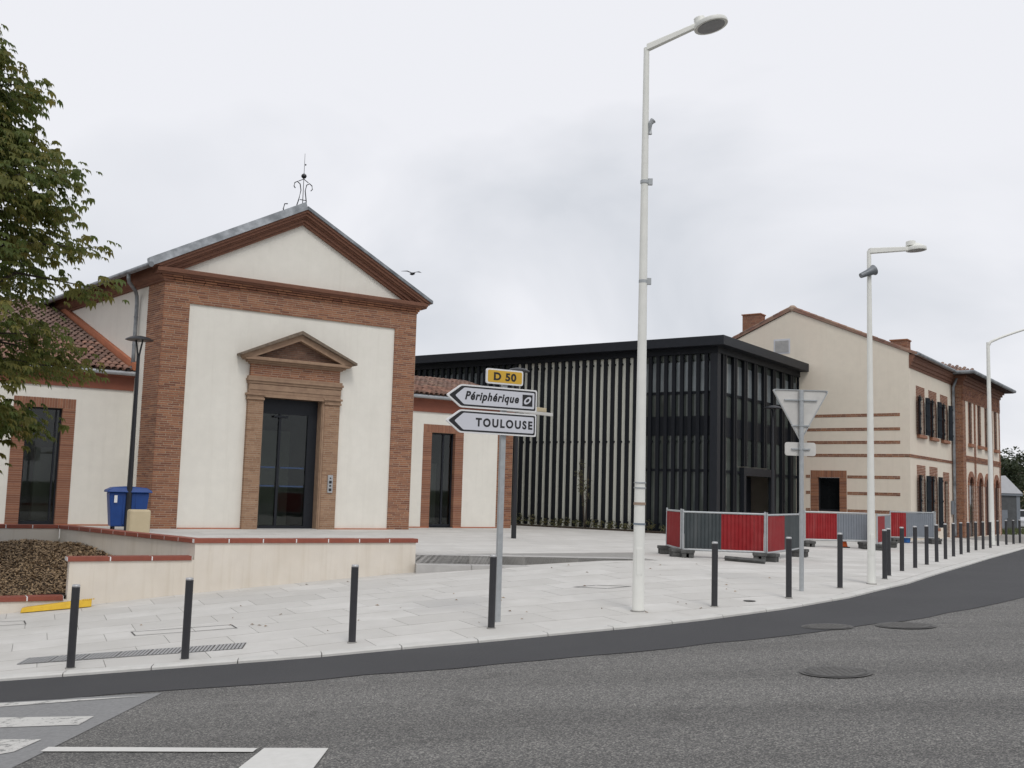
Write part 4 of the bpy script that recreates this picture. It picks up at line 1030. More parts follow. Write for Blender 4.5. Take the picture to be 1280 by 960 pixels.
mb = MB(); mb.tube([(ex0-.05, ey1, ez+.1), (ex0-.05, ey0-.05, ez+.1), (ex1, ey0-.05, ez+.1)], .09, 8); mb.build('gutter', 'zinc', b2, smooth=True)

# ================================================================== FAR RIGHT: shed, hedge, cars, trees
sp0 = aty(1247, 668, 66.); gz_ = -.3
shd = thing('grey_shed', 'small grey shed with a red tiled and white panelled roof beside parked cars', 'shed', (sp0[0]-1.25, 66, gz_), R(-8)); shd.scale = (.8, .8, .8)
mb = MB(); mb.box(0, 3.2, 0, 3, 0, 3.05); mb.build('wall', 'shed_grey', shd)
mb = MB(); mb.box(2.95, 3.22, -.02, 0, 0, 3.0); mb.box(-.1, 3.4, -.12, .0, 2.9, 3.1); mb.build('trim', 'hoard_light', shd)
mb = MB(); mb.prism([(-.2, 3.08), (1.55, 3.08), (.75, 4.35), (-.2, 4.5)], -.15, 3.1, lambda u, v, a: (u, a, v)); mb.build('tiled_roof', 'tile', shd)
mb = MB(); mb.prism([(1.55, 3.081), (3.4, 3.081), (2.1, 4.48), (.752, 4.36)], -.17, 3.1, lambda u, v, a: (u, a, v)); mb.build('roof_panel', 'shed_white', shd)
mb = MB(); mb.box(1.2, 2.2, -.05, .0, 0, 1.7); mb.box(1.15, 2.25, -.07, -.05, 1.1, 1.75); mb.build('door', 'hoard_light', shd)
def car(label, loc, rz, m, group=None):
    r_ = thing('parked_car', label, 'car', loc, rz, group)
    prof = [(-2.1, .35), (-2.15, .65), (-2.0, .88), (-1.55, .95), (-.95, 1.38), (-.2, 1.46), (.75, 1.42), (1.35, .98), (1.95, .86), (2.15, .66), (2.12, .35)]
    mb = MB(); mb.prism(prof, -.85, .85, lambda u, v, a: (u, a*(1 if v < .95 else .82), v)); mb.build('body', m, r_, bevel=.05)
    gl = MB(); 
    for sg in (-1, 1): gl.prism([(-1.35, .98), (-.88, 1.32), (.68, 1.36), (1.15, .99)], sg*.80, sg*.775, lambda u, v, a: (u, a*(1 if v > 1.2 else 1.03)+sg*.012, v))
    gl.add([(1.16, -.7, 1.02), (1.16+.2, -.7, 1.0), (.78, -.62, 1.40), (.78, .62, 1.40), (1.36, .7, 1.0)], [(1, 4, 3, 2)])
    gl.add([(-1.53, -.68, .985), (-1.53, .68, .985), (-.97, .62, 1.385), (-.97, -.62, 1.385)], [(0, 1, 2, 3)])
    gl.build('window_glass', 'glass_dark', r_)
    wh = MB(); wh.lathe([(.32, -.1), (.33, 0), (.32, .1)], (0, 0, 0), 18); wm = wh.mesh('wheel'); wm.materials.append(MATS['rubber'])
    rm_ = MB(); rm_.lathe([(.2, -.11), (.2, .11)], (0, 0, 0), 14); rmm = rm_.mesh('rim'); rmm.materials.append(MATS['silver'])
    for x in (-1.3, 1.35):
        for y in (-.78, .78):
            q = inst('wheel', wm, r_, (x, y, .32), (R(90), 0, 0)); inst('rim', rmm, q)
    for y in (-.6, .6):
        mb = MB(); mb.box(2.09, 2.16, y-.16, y+.16, .62, .75); mb.build('headlight', 'silver', r_)
    return r_
car('white parked car beyond the grey shed', tuple(aty(1279, 676, 72)[:2])+(-.35,), R(-100), 'car_white')
car('dark parked car behind the white parked car', tuple(aty(1283, 668, 79)[:2])+(-.35,), R(-95), 'car_dark')
car('dark parked car past the shed corner', tuple(aty(1270, 668, 86)[:2])+(-.35,), R(170), 'car_dark')
# grass verge strip
gm = MB(); ga, gb = aty(1244, 672, 58.), aty(1300, 668, 64.)
for k in range(2200):
    t = random.random(); p = ga+(gb-ga)*t; y_ = p[1]+random.uniform(-1.6, 2.2); x_ = p[0]+random.uniform(-.2, .2); h = random.uniform(.15, .42)
    a = random.uniform(0, 6.3); gm.add([(x_, y_, -.35), (x_+.05*math.cos(a), y_+.05*math.sin(a), -.35), (x_+.06*math.cos(a+1), y_+.06*math.sin(a+1), -.3+h)], [(0, 1, 2)], random.random())
tag(gm.build('grass_verge', 'grass', kind='stuff'), 'strip of rough grass in front of the grey shed', 'grass')
# far pale wall/house behind cars
fh = thing('far_house', 'pale far house half hidden under the trees beyond the parked cars', 'house', tuple(aty(1274, 660, 110)[:2])+(-.6,), R(15))
mb = MB(); mb.box(-3, 12, 0, 6, 0, 4.2); mb.build('wall', 'post_beige', fh)
mb = MB(); mb.prism([(-.4, 4.2), (6.4, 4.2), (3, 5.6)], -3.4, 12.4, lambda u, v, a: (a, u, v)); mb.build('roof', 'tile', fh)
for x in (-1, 2.5, 6): 
    mb = MB(); mb.box(x, x+1, -.04, .05, 1.2, 2.7); mb.build('window', 'glass_dark', fh)

def bushy_tree(label, loc, h, r, n, leaf, group=None, m='dark_leaf', trunk=.22):
    t = thing('tree', label, 'tree', loc, random.uniform(0, 6.3), group)
    mb = MB(); mb.tube([(0, 0, -.2), (.1, 0, h*.3), (0, .15, h*.7)], [trunk, trunk*.8, trunk*.25], 8)
    lf = MB()
    for k in range(26):
        a = rng.uniform(0, 6.283); zz = h*rng.uniform(.22, .95); f_ = math.sin(min(1, max(0, (zz/h-.1)/.95))*math.pi)**.6
        rr = r*f_*rng.uniform(.35, .95); c = (rr*math.cos(a), rr*math.sin(a), zz); q = r*rng.uniform(.28, .45)
        mb.tube([(0, 0, zz*.6), (c[0]*.6, c[1]*.6, zz*.85), c], [.07, .04, .015], 5)
        leaf_cloud(lf, c, (q, q, q*.75), n//26, leaf)
    mb.build('trunk', 'bark', t); lf.build('crown', m, t)
    return t
def tree_at(pxx, pyy, Y): p = aty(pxx, pyy, Y); return (p[0], p[1], -.6)
bushy_tree('tall dark evergreen standing right behind the corner of the arcaded house', tree_at(1249, 660, 92), 6.9, 2.3, 5200, .17)
bushy_tree('broad dark evergreen beside the far pale house', tree_at(1292, 660, 100), 7.8, 3.4, 5200, .20)
bushy_tree('lower dark tree filling the gap between the two evergreens', tree_at(1268, 660, 118), 6.0, 4.6, 4200, .22)
# aerial
an = MB(); ap = aty(1268.5, 575, 112); an.tube([(0, 0, -.2), (0, 0, ap[2]+1.0)], .05, 6); an.tube([(-.6, 0, ap[2]+.4), (.6, 0, ap[2]+.4)], .03, 5); an.tube([(-.4, 0, ap[2]+.75), (.4, 0, ap[2]+.75)], .03, 5)
o = an.build('television_aerial', 'galvanised'); o.location = (ap[0], ap[1], -.5); tag(o, 'thin television aerial rising between the dark trees', 'aerial')

# ================================================================== CHESTNUT TREE (upper left)
TB = np.array([-12.6, 20.6]); tz = zm(*TB)
ct = thing('chestnut_tree', 'large chestnut tree with yellowing green leaves overhanging the planter and left wing', 'tree', (TB[0], TB[1], tz))
bm_ = MB(); bm_.tube([(0, 0, -.2), (.05, .02, 1.2), (0, .1, 2.6), (.1, .05, 4.2), (.05, 0, 6.0), (0, .1, 8.0), (.1, 0, 9.8)], [.34, .27, .24, .20, .14, .08, .03], 10)
bm_.build('trunk', 'bark', ct)
limbs = MB(); crown = MB(); leaves = []
def crown_r(z):
    return float(np.interp(z+tz, [1.2, 2.3, 3.4, 4.1, 5.2, 6.0, 7.2, 7.9, 9.0, 10.1, 11.2, 12], [1.2, 3.3, 4.5, 4.75, 4.85, 4.8, 4.4, 3.75, 3.25, 2.6, 1.2, .3]))-.45
tips = []
for k in range(205):
    a = rng.uniform(-2.4, 1.2) if k < 148 else rng.uniform(0, 6.283)   # plenty of limbs all round
    z = rng.uniform(1.7, 11.15)-tz; rr = crown_r(z)*(rng.uniform(.62, 1.0) if k % 3 else rng.uniform(.25, .7)); 
    tip = np.array([rr*math.cos(a), rr*math.sin(a), z-tz*0])
    z0 = max(1.6, z-rr*rng.uniform(.25, .55)); base = np.array([.05, .05, min(z0, 9.2)])
    mid = base*.45+tip*.55+np.array([0, 0, .35+.1*rr]); q3 = base*.15+tip*.85+np.array([0, 0, .25])
    limbs.tube([base, mid, q3, tip], [.03+.008*rr, .02+.003*rr, .012, .006], 6)
    tips.append((base, mid, q3, tip, rr))
limbs.build('limbs', 'bark', ct, smooth=True)
def palm_leaf(mb, p, out, size, tint):
    """five drooping leaflets fanned from a stalk end"""
    out = out/(np.linalg.norm(out)+1e-9); sidev = np.cross(out, [0, 0, 1.]); sidev /= np.linalg.norm(sidev)+1e-9
    up = np.cross(sidev, out)
    for an_, ls in ((-1.35, .62), (-.7, .88), (0, 1.), (.7, .88), (1.35, .62)):
        d = out*math.cos(an_)+sidev*math.sin(an_); d = d+np.array([0, 0, -.6])*ls; d /= np.linalg.norm(d)
        s_ = np.cross(d, up); s_ /= np.linalg.norm(s_)+1e-9; L = size*ls; w_ = L*.20
        tipd = d*.9+np.array([0, 0, -.3])
        a0 = p; m1 = p+d*L*.62; t_ = p+tipd*L
        mb.add([a0, m1+s_*w_+up*.012, t_, m1-s_*w_+up*.012, m1-up*.01], [(0, 1, 4), (1, 2, 4), (2, 3, 4), (3, 0, 4)], tint)
allp = []
for (base, mid, q3, tip, rr) in tips:
    nsub = 52
    tone = rng.normal(.26, .2)
    for j in range(nsub):
        t = rng.uniform(.35, 1.06)**.8
        if t < .55: c = mid+(q3-mid)*((t-.35)/.2)*.6
        else: c = q3+(tip-q3)*((t-.55)/.45)
        spread = .42*(1.15-t*.35)
        p = c+np.clip(rng.normal(size=3), -1.5, 1.5)*np.array([spread, spread, spread*.42])
        out = (p-np.array([0, 0, p[2]]))/ (np.linalg.norm(p[:2])+1e-6)+rng.normal(size=3)*.75; out[2] = rng.uniform(-.55, .35)
        allp.append((p, out, rng.uniform(.15, .24), float(np.clip(rng.normal(tone, .22), 0, 1))))
# leaves that show largest (nearest to the street side) become pieces of their own
wp = [(np.linalg.norm(np.array([TB[0]+p[0], TB[1]+p[1]])-np.array([-8.5, 18.0])), i) for i, (p, o_, s_, t_) in enumerate(allp)]
wp.sort(); near = {i for d, i in wp[:280]}
for i, (p, o_, s_, t_) in enumerate(allp):
    if i not in near: palm_leaf(crown, p, o_, s_, t_)
cro = crown.build('crown', 'chestnut_leaf', ct, kind='stuff')
for i in near:
    p, o_, s_, t_ = allp[i]; m_ = MB(); palm_leaf(m_, np.zeros(3), o_, s_, t_); l_ = m_.build('leaf', 'chestnut_leaf', cro); l_.location = p

# ================================================================== STREET FURNITURE
BP = [(88, 835), (231, 824), (440, 803), (614, 785), (893, 758), (986, 747), (1050, 735), (1089, 728.7), (1106, 723.7), (1111, 719.5), (1127.5, 714), (1144, 710), (1158.5, 706), (1171, 702.5), (1182, 699), (1192, 695.7), (1201.5, 693), (1210.5, 690.7), (1220, 688), (1229, 686.7), (1238, 685), (1247.5, 682.5), (1258, 681), (1267, 680), (1275, 678.7)]
mb = MB(); mb.lathe([(.048, -.15), (.048, .968), (.046, .970)], n=20); BOL = mb.mesh('post'); BOL.materials.append(MATS['bollard_paint']); BOL.polygons.foreach_set('use_smooth', [True]*len(BOL.polygons)); BOL.set_sharp_from_angle(angle=R(40))
mb = MB(); mb.lathe([(.0475, .968), (.0475, .985), (.043, .997), (.03, 1.0)], n=20); BCA = mb.mesh('cap'); BCA.materials.append(MATS['bollard_cap'])
mb = MB(); mb.lathe([(.062, -.01), (.062, .006), (.05, .008)], n=16); BRO = mb.mesh('ground_collar'); BRO.materials.append(MATS['joint'])
lab = {0: 'charcoal bollard at the far end of the row, in front of the yellow strip', 1: 'charcoal bollard standing on the ribbed steel grate', 2: 'charcoal bollard in front of the terrace wall end and steps', 3: 'charcoal bollard right in front of the direction sign pole', 4: 'charcoal bollard in front of the left red and grey hoarding', 5: 'charcoal bollard just left of the give way sign pole', 6: 'charcoal bollard next to the orange traffic cone', 7: 'charcoal bollard right in front of the lamp post with loudspeaker', 8: 'charcoal bollard of the close pair beside the loudspeaker lamp post', 9: 'charcoal bollard of the close pair beside the loudspeaker lamp post'}
for k, p in enumerate(BP):
    q = G(*p); t = thing('bollard', lab.get(k, 'charcoal bollard in the long row along the curving kerb'), 'bollard', (q[0], q[1], q[2]), 0, 'bollards along the kerb')
    inst('post', BOL, t, rot=(random.uniform(-.006, .006), random.uniform(-.006, .006), 0)); inst('cap', BCA, t); inst('ground_collar', BRO, t)

# white street lamps
def white_lamp(label, base, h, armdir, head_pt, rise, r0, r1, disc, kind=0):
    t = thing('street_lamp', label, 'street lamp', base, 0)
    mb = MB(); zs = np.linspace(-.05, h, 12); mb.tube([(0, 0, z) for z in zs], [r0+(r1-r0)*max(0, min(1, z/h)) for z in zs], 18); mb.build('pole', 'lamp_white', t, smooth=True)
    mb = MB(); mb.lathe([(r0*1.25, -.03), (r0*1.25, .012), (r0*1.03, .016)], n=18); mb.build('base_collar', 'joint', t)
    mb = MB(); mb.prism([(-r0*.45, .55), (r0*.45, .55), (r0*.45, .95), (-r0*.45, .95)], -r0*.985, -r0*.80, lambda u, v, q: (u, q, v)); mb.build('access_door', 'lamp_white', t, bevel=.004)
    a = Vector((armdir[0], armdir[1], 0)).normalized(); L = head_pt; s_ = Vector((-a.y, a.x, 0))
    ar = MB(); e = .055
    if kind == 0:
        p0, p1 = Vector((0, 0, h)), a*L+Vector((0, 0, h+rise))
        vs = []
        for p, sc in ((p0, 1.0), (p1, .75)):
            for u, v in ((-1, -1), (1, -1), (1, 1), (-1, 1)): vs.append(tuple(p+s_*u*e*sc+Vector((0, 0, v*e*sc))))
        ar.add(vs, [(3, 2, 1, 0), (4, 5, 6, 7), (0, 1, 5, 4), (1, 2, 6, 5), (2, 3, 7, 6), (3, 0, 4, 7)]); ar.build('arm', 'lamp_white', t, bevel=.01)
    else:
        pts = [Vector((0, 0, h-.1))+a*.03]+[a*(L*math.sin(x*math.pi/2)*1.0)+Vector((0, 0, h-.05+rise*math.sin(x*math.pi/2*1.0)**.8*1.0)) for x in np.linspace(.03, 1, 10)]
        ar.tube(pts, [.06]+[.055-.02*i/9 for i in range(10)], 10); ar.build('arm', 'lamp_white', t, smooth=True)
    hd = MB(); c = a*(L+disc*.75)+Vector((0, 0, h+rise+.02))
    hd.lathe([(disc*.98, -.045), (disc, -.02), (disc*.96, .02), (disc*.6, .065), (disc*.3, .10), (disc*.1, .11)], n=28)
    ho = hd.build('lamp_head', 'lamp_white', t, smooth=True); ho.location = c; q = math.atan2(rise, L)*.55 if kind == 0 else 0
    ho.rotation_euler = Matrix.Rotation(-q, 3, s_).to_euler() if q else (0, 0, 0)
    nk = MB(); nk.lathe([(.10, .05), (.09, .14), (.03, .16)], n=14); nk.build('driver_box', 'lamp_white', ho, smooth=True).location = tuple(-a*disc*.55)
    lg = MB(); lg.lathe([(disc*.80, -.052), (disc*.80, -.0455)], n=28); lg.build('lamp_glass', 'lamp_glass', ho)
    return t
q = G(797.5, 764); ta = white_lamp('tallest white street lamp on the near pavement with tape marks on its pole', tuple(q), 8.88, (1, -.12), .80, .36, .092, .045, .275)
mb = MB()
for z, c_ in ((1.93, 0), (1.85, 0)): mb.tube([(0, 0, z), (0, 0, z+.02)], .0925, 18)
mb.build('strap', 'galvanised', ta)
mb = MB(); mb.tube([(0, 0, 1.60), (0, 0, 1.64)], .0925, 18); mb.build('tape', 'stone_trim', ta); mb = MB(); mb.tube([(0, 0, 1.30), (0, 0, 1.325)], .094, 18); mb.build('tape', mat('grey_blue', (.2, .25, .3), .5), ta)
for z in (6.65, 5.05):
    mb = MB(); mb.tube([(0, 0, z), (0, 0, z+.05)], .068, 14); mb.box(.055, .125, -.03, .03, z-.02, z+.08); mb.build('bracket', 'galvanised', ta)
mb = MB(); mb.tube([(.07, -.02, 7.45), (.07, -.02, 7.62), (.12, -.02, 7.68)], [.035, .04, .05], 10); mb.build('sensor', 'galvanised', ta)
q = G(1089.5, 730); tb_ = white_lamp('white street lamp carrying a grey horn loudspeaker', tuple(q), 6.52, (1, .15), .86, .10, .078, .04, .20)
spk = MB(); spk.lathe([(.02, -.26), (.07, -.25), (.09, -.05), (.12, .12), (.15, .16), (.15, .17)], n=18); so_ = spk.build('loudspeaker', 'zinc', tb_, smooth=True); so_.location = (-.04, -.09, 6.07); so_.rotation_euler = (0, R(65), R(15)); so_.scale = (.72, .72, .8)
q = G(1240, 681.5); white_lamp('far white street lamp with a curved arm in front of the arcaded house', tuple(q), 8.2, (1, -.05), 2.2, .85, .11, .065, .30, kind=1)

# black terrace lamps
mb = MB(); mb.tube([(0, 0, -.02), (0, 0, 4.0), (0, 0, 4.95)], [.085, .055, .046], 14); LPO = mb.mesh('pole'); LPO.materials.append(MATS['black_paint']); LPO.polygons.foreach_set('use_smooth', [True]*len(LPO.polygons)); LPO.set_sharp_from_angle(angle=R(40))
mb = MB()
for s_ in (-1, 1): mb.tube([(s_*.012, 0, 4.85), (s_*.03, 0, 5.02), (s_*.075, 0, 5.25), (s_*.12, 0, 5.44)], [.032, .028, .025, .025], 8)
LYO = mb.mesh('yoke'); LYO.materials.append(MATS['black_paint'])
mb = MB(); mb.lathe([(.36, 5.43), (.39, 5.435), (.38, 5.455), (.26, 5.52), (.12, 5.55), (.03, 5.56)], n=26); LHE = mb.mesh('lamp_dish'); LHE.materials.append(MATS['black_paint']); LHE.polygons.foreach_set('use_smooth', [True]*len(LHE.polygons)); LHE.set_sharp_from_angle(angle=R(40))
def black_lamp(label, loc, s=1., rz=0.):
    t = thing('terrace_lamp', label, 'lamp post', loc, rz, 'black terrace lamps'); t.scale = (s, s, s)
    inst('pole', LPO, t); inst('yoke', LYO, t); inst('lamp_dish', LHE, t); return t
q = atz(158.5, 664, 0); black_lamp('black dish lamp post in front of the blue bin', tuple(q), 1.0, R(-20))
q = atz(642, 673, 0); black_lamp('black lamp post standing behind the direction signs', tuple(q), .94, 1.2)
def lamp_by_head(label, hx_, hy_, s, Y):
    P = aty(hx_, hy_, Y); z0 = P[2]-5.5*s; black_lamp(label, (P[0], P[1], z0), s, .3); return z0
# distance chosen so that the base stands on the ground
for label, hx_, hy_ in (('black dish lamp post against the slatted building left of its doorway', 928, 526), ('black dish lamp post behind the give way sign', 966, 508.5)):
    best = min(np.arange(25, 45, .1), key=lambda Y: abs(aty(hx_, hy_, Y)[2]-5.5*.88-zpv(*aty(hx_, hy_, Y)[:2])))
    lamp_by_head(label, hx_, hy_, .88, best)

# direction sign
SP = G(622, 777.5)
sg = thing('direction_sign', 'grey pole with white arrow signs TOULOUSE and Périphérique under yellow plate', 'road sign', tuple(SP), R(30))
mb = MB(); mb.box(-.04, .04, -.02, .04, -.1, 3.62); mb.build('pole', 'galvanised', sg, bevel=.006)
def rounded(poly, r, n=4):
    out = []
    for i in range(len(poly)):
        p0, p1, p2 = Vector(poly[i-1]), Vector(poly[i]), Vector(poly[(i+1) % len(poly)])
        a = p1+(p0-p1).normalized()*r; b = p1+(p2-p1).normalized()*r
        for k in range(n+1):
            t = k/n; out.append(tuple((a*(1-t)**2+p1*2*t*(1-t)+b*t*t)))
    return out
def shrink(poly, d):
    n = len(poly); A = sum(poly[i][0]*poly[(i+1) % n][1]-poly[(i+1) % n][0]*poly[i][1] for i in range(n)); sgn = 1 if A > 0 else -1; out = []
    for i in range(n):
        p0, p1, p2 = Vector(poly[i-1]), Vector(poly[i]), Vector(poly[(i+1) % n]); e1, e2 = (p1-p0).normalized(), (p2-p1).normalized()
        n1, n2 = Vector((-e1.y, e1.x))*sgn, Vector((-e2.y, e2.x))*sgn; b = (n1+n2); out.append(tuple(p1+b*(d/(b.dot(n1)))))
    return out
FX = lambda u, v, a: (u, a, v)
def text(parent, s, x, z, size, y, m='sign_black', sx=1., shear=0., align='LEFT', space=1.1, off=.012, fit=(1, .1)):
    c = bpy.data.curves.new('lettering', 'FONT'); c.body = s; c.size = size; c.align_x = align; c.space_character = space; c.shear = shear; c.offset = off; c.extrude = .0015; c.resolution_u = 4
    o = bpy.data.objects.new('lettering', c); COL.objects.link(o); bpy.context.view_layer.update()
    me = bpy.data.meshes.new_from_object(o.evaluated_get(bpy.context.evaluated_depsgraph_get())); bpy.data.objects.remove(o)
    o = bpy.data.objects.new('lettering', me); COL.objects.link(o); me.materials.clear(); me.materials.append(MATS[m]); o.parent = parent; o.location = (x, y, z); o.rotation_euler = (R(90), 0, 0)
    xs_ = [v.co.x for v in me.vertices]; ys_ = [v.co.y for v in me.vertices]; k = fit[0]/(max(xs_)-min(xs_)); kz = fit[1]/(max(ys_)-min(ys_)); o.scale = (k, kz, 1); o.location = (x-min(xs_)*k, y, z-min(ys_)*kz); return o
def arrow_plate(z0, z1, tipx=-.975, x0=-.745, x1=.515):
    zc = (z0+z1)/2; P = [(x1, z0), (x1, z1), (x0, z1), (tipx, zc), (x0, z0)]
    rp1 = [rounded(q, r) for q, r in ((P, .03), (shrink(P, .022), .025), (shrink(P, .046), .02))]
    mb = MB(); mb.prism(rp1[0], -.075, -.045, FX); pl = mb.build('arrow_plate', 'sign_rim', sg)
    mb = MB(); mb.prism(rp1[1], -.0775, -.0755, FX); mb.build('black_border', 'sign_black', pl)
    # white face, its point set back so the black arrow head is thick
    q = shrink(P, .046); q[3] = (q[3][0]+.055, q[3][1]); q[2] = (q[2][0]+.03, q[2][1]); q[4] = (q[4][0]+.03, q[4][1])
    mb = MB(); mb.prism(rounded(q, .02), -.080, -.078, FX); mb.build('white_face', 'sign_white', pl)
    return pl
p1 = arrow_plate(2.67, 3.0); text(p1, 'TOULOUSE', -.50, 2.77, .165, -.0815, space=1.3, off=.006, fit=(.945, .125))
p2 = arrow_plate(3.03, 3.36); text(p2, 'Périphérique', -.685, 3.108, .155, -.0815, shear=.25, space=1.14, off=.005, fit=(.89, .16))
mb = MB(); mb.box(.265, .435, -.083, -.081, 3.11, 3.28); sy = mb.build('ring_symbol', 'sign_black', p2)
def ring(a, b, w_, rot, y, m):
    mb = MB(); n = 24; vs = []
    for k in range(n):
        t = 2*math.pi*k/n
        for s_ in (1, 1-w_):
            u, v = a*s_*math.cos(t), b*s_*math.sin(t); vs.append((.35+u*math.cos(rot)-v*math.sin(rot), y, 3.195+u*math.sin(rot)+v*math.cos(rot)))
    mb.add(vs, [(2*k, 2*((k+1) % n), 2*((k+1) % n)+1, 2*k+1) for k in range(n)]); mb.build('ring_mark', m, sy)
ring(.072, .042, .5, R(40), -.0845, 'sign_white')
P = [(.27, 3.405), (.27, 3.625), (-.345, 3.625), (-.345, 3.405)]
mb = MB(); mb.prism(rounded(P, .035), -.075, -.045, FX); rd = mb.build('route_plate', 'sign_rim', sg)
mb = MB(); mb.prism(rounded(shrink(P, .022), .025), -.0775, -.0755, FX); mb.build('yellow_face', 'sign_yellow', rd)
text(rd, 'D 50', -.225, 3.457, .165, -.0795, space=1.12, off=.006, fit=(.375, .118))
# plates for the other street, seen nearly edge-on, and clamps
mb = MB(); mb.box(.05, 1.17, -.015, .015, 3.035, 3.085); o = mb.build('rear_plate', 'sign_back', sg, bevel=.006); o.rotation_euler = (0, 0, R(17)); o.location = (0, .10, 0)
mb = MB(); mb.box(.76, 1.02, -.012, .012, 3.087, 3.15); o2 = mb.build('rear_plate_tab', 'post_beige', o, bevel=.006)
for z in (2.75, 2.92, 3.1, 3.28, 3.5):
    mb = MB(); mb.box(-.06, .06, -.05, .05, z-.015, z+.015); mb.build('clamp', 'galvanised', sg)

# give way sign seen from behind
YS = G(1002, 738.5)
yw = thing('give_way_sign', 'back of a grey triangular road sign with small plate below on galvanised pole', 'road sign', tuple(YS), R(3))
mb = MB(); mb.tube([(0, 0, -.1), (0, 0, 3.56)], .04, 14); mb.build('pole', 'galvanised', yw, smooth=True)
mb = MB(); mb.prism(rounded([(.52, 3.57), (-.52, 3.57), (0, 2.64)], .06), .05, .075, FX); tri = mb.build('triangle_plate', 'sign_back', yw)
P = rounded([(.52, 3.57), (-.52, 3.57), (0, 2.64)], .06); Q = [(a*.955, 3.27+(b-3.27)*.955) for a, b in P]; n = len(P)
mb = MB(); mb.add([(a, .03, b) for a, b in P]+[(a, .03, b) for a, b in Q]+[(a, .055, b) for a, b in P]+[(a, .055, b) for a, b in Q], [(i, (i+1) % n, n+(i+1) % n, n+i) for i in range(n)]+[(i, 2*n+i, 2*n+(i+1) % n, (i+1) % n) for i in range(n)]+[(n+i, n+(i+1) % n, 3*n+(i+1) % n, 3*n+i) for i in range(n)]); mb.build('rim', 'galvanised', tri)
mb = MB(); mb.prism(rounded([(.28, 2.38), (.28, 2.62), (-.28, 2.62), (-.28, 2.38)], .05), .05, .075, FX); mb.build('lower_plate', 'sign_back', yw)
for z, w_ in ((3.38, .30), (2.92, .17), (2.5, .17)):
    mb = MB(); mb.box(-w_, w_, .02, .05, z-.012, z+.012); mb.tube([(0, 0, z-.015), (0, 0, z+.015)], .05, 12); mb.build('clamp_bar', 'galvanised', yw)

# ================================================================== site hoardings
def hoarding(label, a, b, colours, h=.90, foot=.20, group='red and grey site hoardings'):
    """corrugated panel from ground point a to b (seen from the street), colours over its length"""
    a, b = np.array(a), np.array(b); d = (b-a)[:2]; L = float(np.linalg.norm(d)); 
    t = thing('hoarding_panel', label, 'barrier', (a[0], a[1], (a[2]+b[2])/2), math.atan2(d[1], d[0]), group)
    z0 = foot; z1 = foot+h
    x = .03; tot = L-.06
    for frac, m in colours:
        x1 = x+tot*frac; mb = MB(); n = max(2, int((x1-x)/.085)); vs = []; w_ = (x1-x)/n
        for k in range(n):
            for u, y in ((0, 0), (.34, 0), (.42, .014), (.58, .014), (.66, 0), (1, 0)):
                if u == 0 and k > 0: continue
                vs.append((x+(k+u)*w_, y))
        m_ = len(vs); V = [(p[0], p[1]-.01, z0+.03) for p in vs]+[(p[0], p[1]-.01, z1-.03) for p in vs]
        mb.add(V, [(i, i+1, m_+i+1, m_+i) for i in range(m_-1)]); so2 = mb.build('sheet', m, t); sm = so2.modifiers.new('solid', 'SOLIDIFY'); sm.thickness = .004
        x = x1
    for p, q in (((0, 0, z0-.02), (0, 0, z1+.06)), ((L, 0, z0-.02), (L, 0, z1+.06)), ((0, 0, z1), (L, 0, z1)), ((0, 0, z0), (L, 0, z0))):
        mb = MB(); mb.tube([p, q], .024, 8); mb.build('frame_tube', 'galvanised', t)
    for xx in (.12, L-.12):
        mb = MB(); mb.box(xx-.14, xx-.03, -.22, .22, 0, .18); mb.box(xx+.03, xx+.14, -.22, .22, 0, .18); mb.box(xx-.16, xx+.16, -.24, .24, .12, .20); mb.build('foot_block', 'block', t, bevel=.012)
    return t
g_ = lambda x, y: G(x, y)
A0, A1, A2, A3 = G(838, 694), G(853.5, 696.5), G(956, 702), G(995, 698)
hoarding('grey and red corrugated hoarding panel facing the street, left enclosure', A1, A2, [(.47, 'hoard_grey'), (.53, 'hoard_red')])
hoarding('short red hoarding panel closing the left side of the left enclosure', A0+np.array([.02, .75, 0]), A1+np.array([-.04, .05, 0]), [(1., 'hoard_red')])
hoarding('scratched red and grey hoarding panel on the right side of the left enclosure', A2+np.array([.06, .05, 0]), A3+np.array([.35, .9, 0]), [(.5, 'hoard_red'), (.5, 'hoard_grey')])
C0, C1 = G(1006, 683), G(1086, 686.5)
hoarding('red and light grey hoarding panel under the brick framed gable window', C0, C1, [(.5, 'hoard_red'), (.5, 'hoard_light')], h=.88, foot=.24)
D0, D1 = G(1096.5, 688), G(1110, 685)
hoarding('narrow red and light grey hoarding panel turned towards the house', D0, D1+np.array([.3, .6, 0]), [(.55, 'hoard_red'), (.45, 'hoard_light')], h=.88, foot=.22)
E0, E1_ = G(1113, 678.2), G(1168, 680)
hoarding('red and light grey hoarding panel under the shuttered windows', E0, E1_, [(.35, 'hoard_red'), (.65, 'hoard_light')], h=.98, foot=.22)
hoarding('light grey hoarding panel with a red end beside the house door', E1_+np.array([.06, .03, 0]), E1_+np.array([.65, 1.7, 0]), [(.4, 'hoard_light'), (.25, 'hoard_red'), (.35, 'hoard_light')], h=.98, foot=.22)
# timber laid under the left enclosure
q0, q1 = G(905, 700.5), G(955, 704.5)
mb = MB(); mb.tube([tuple(q0+np.array([0, -.1, .06])), tuple(q1+np.array([0, -.1, .05]))], .055, 4); tag(mb.build('timber_beam', 'block'), 'dark timber beam lying under the street side hoarding', 'beam')
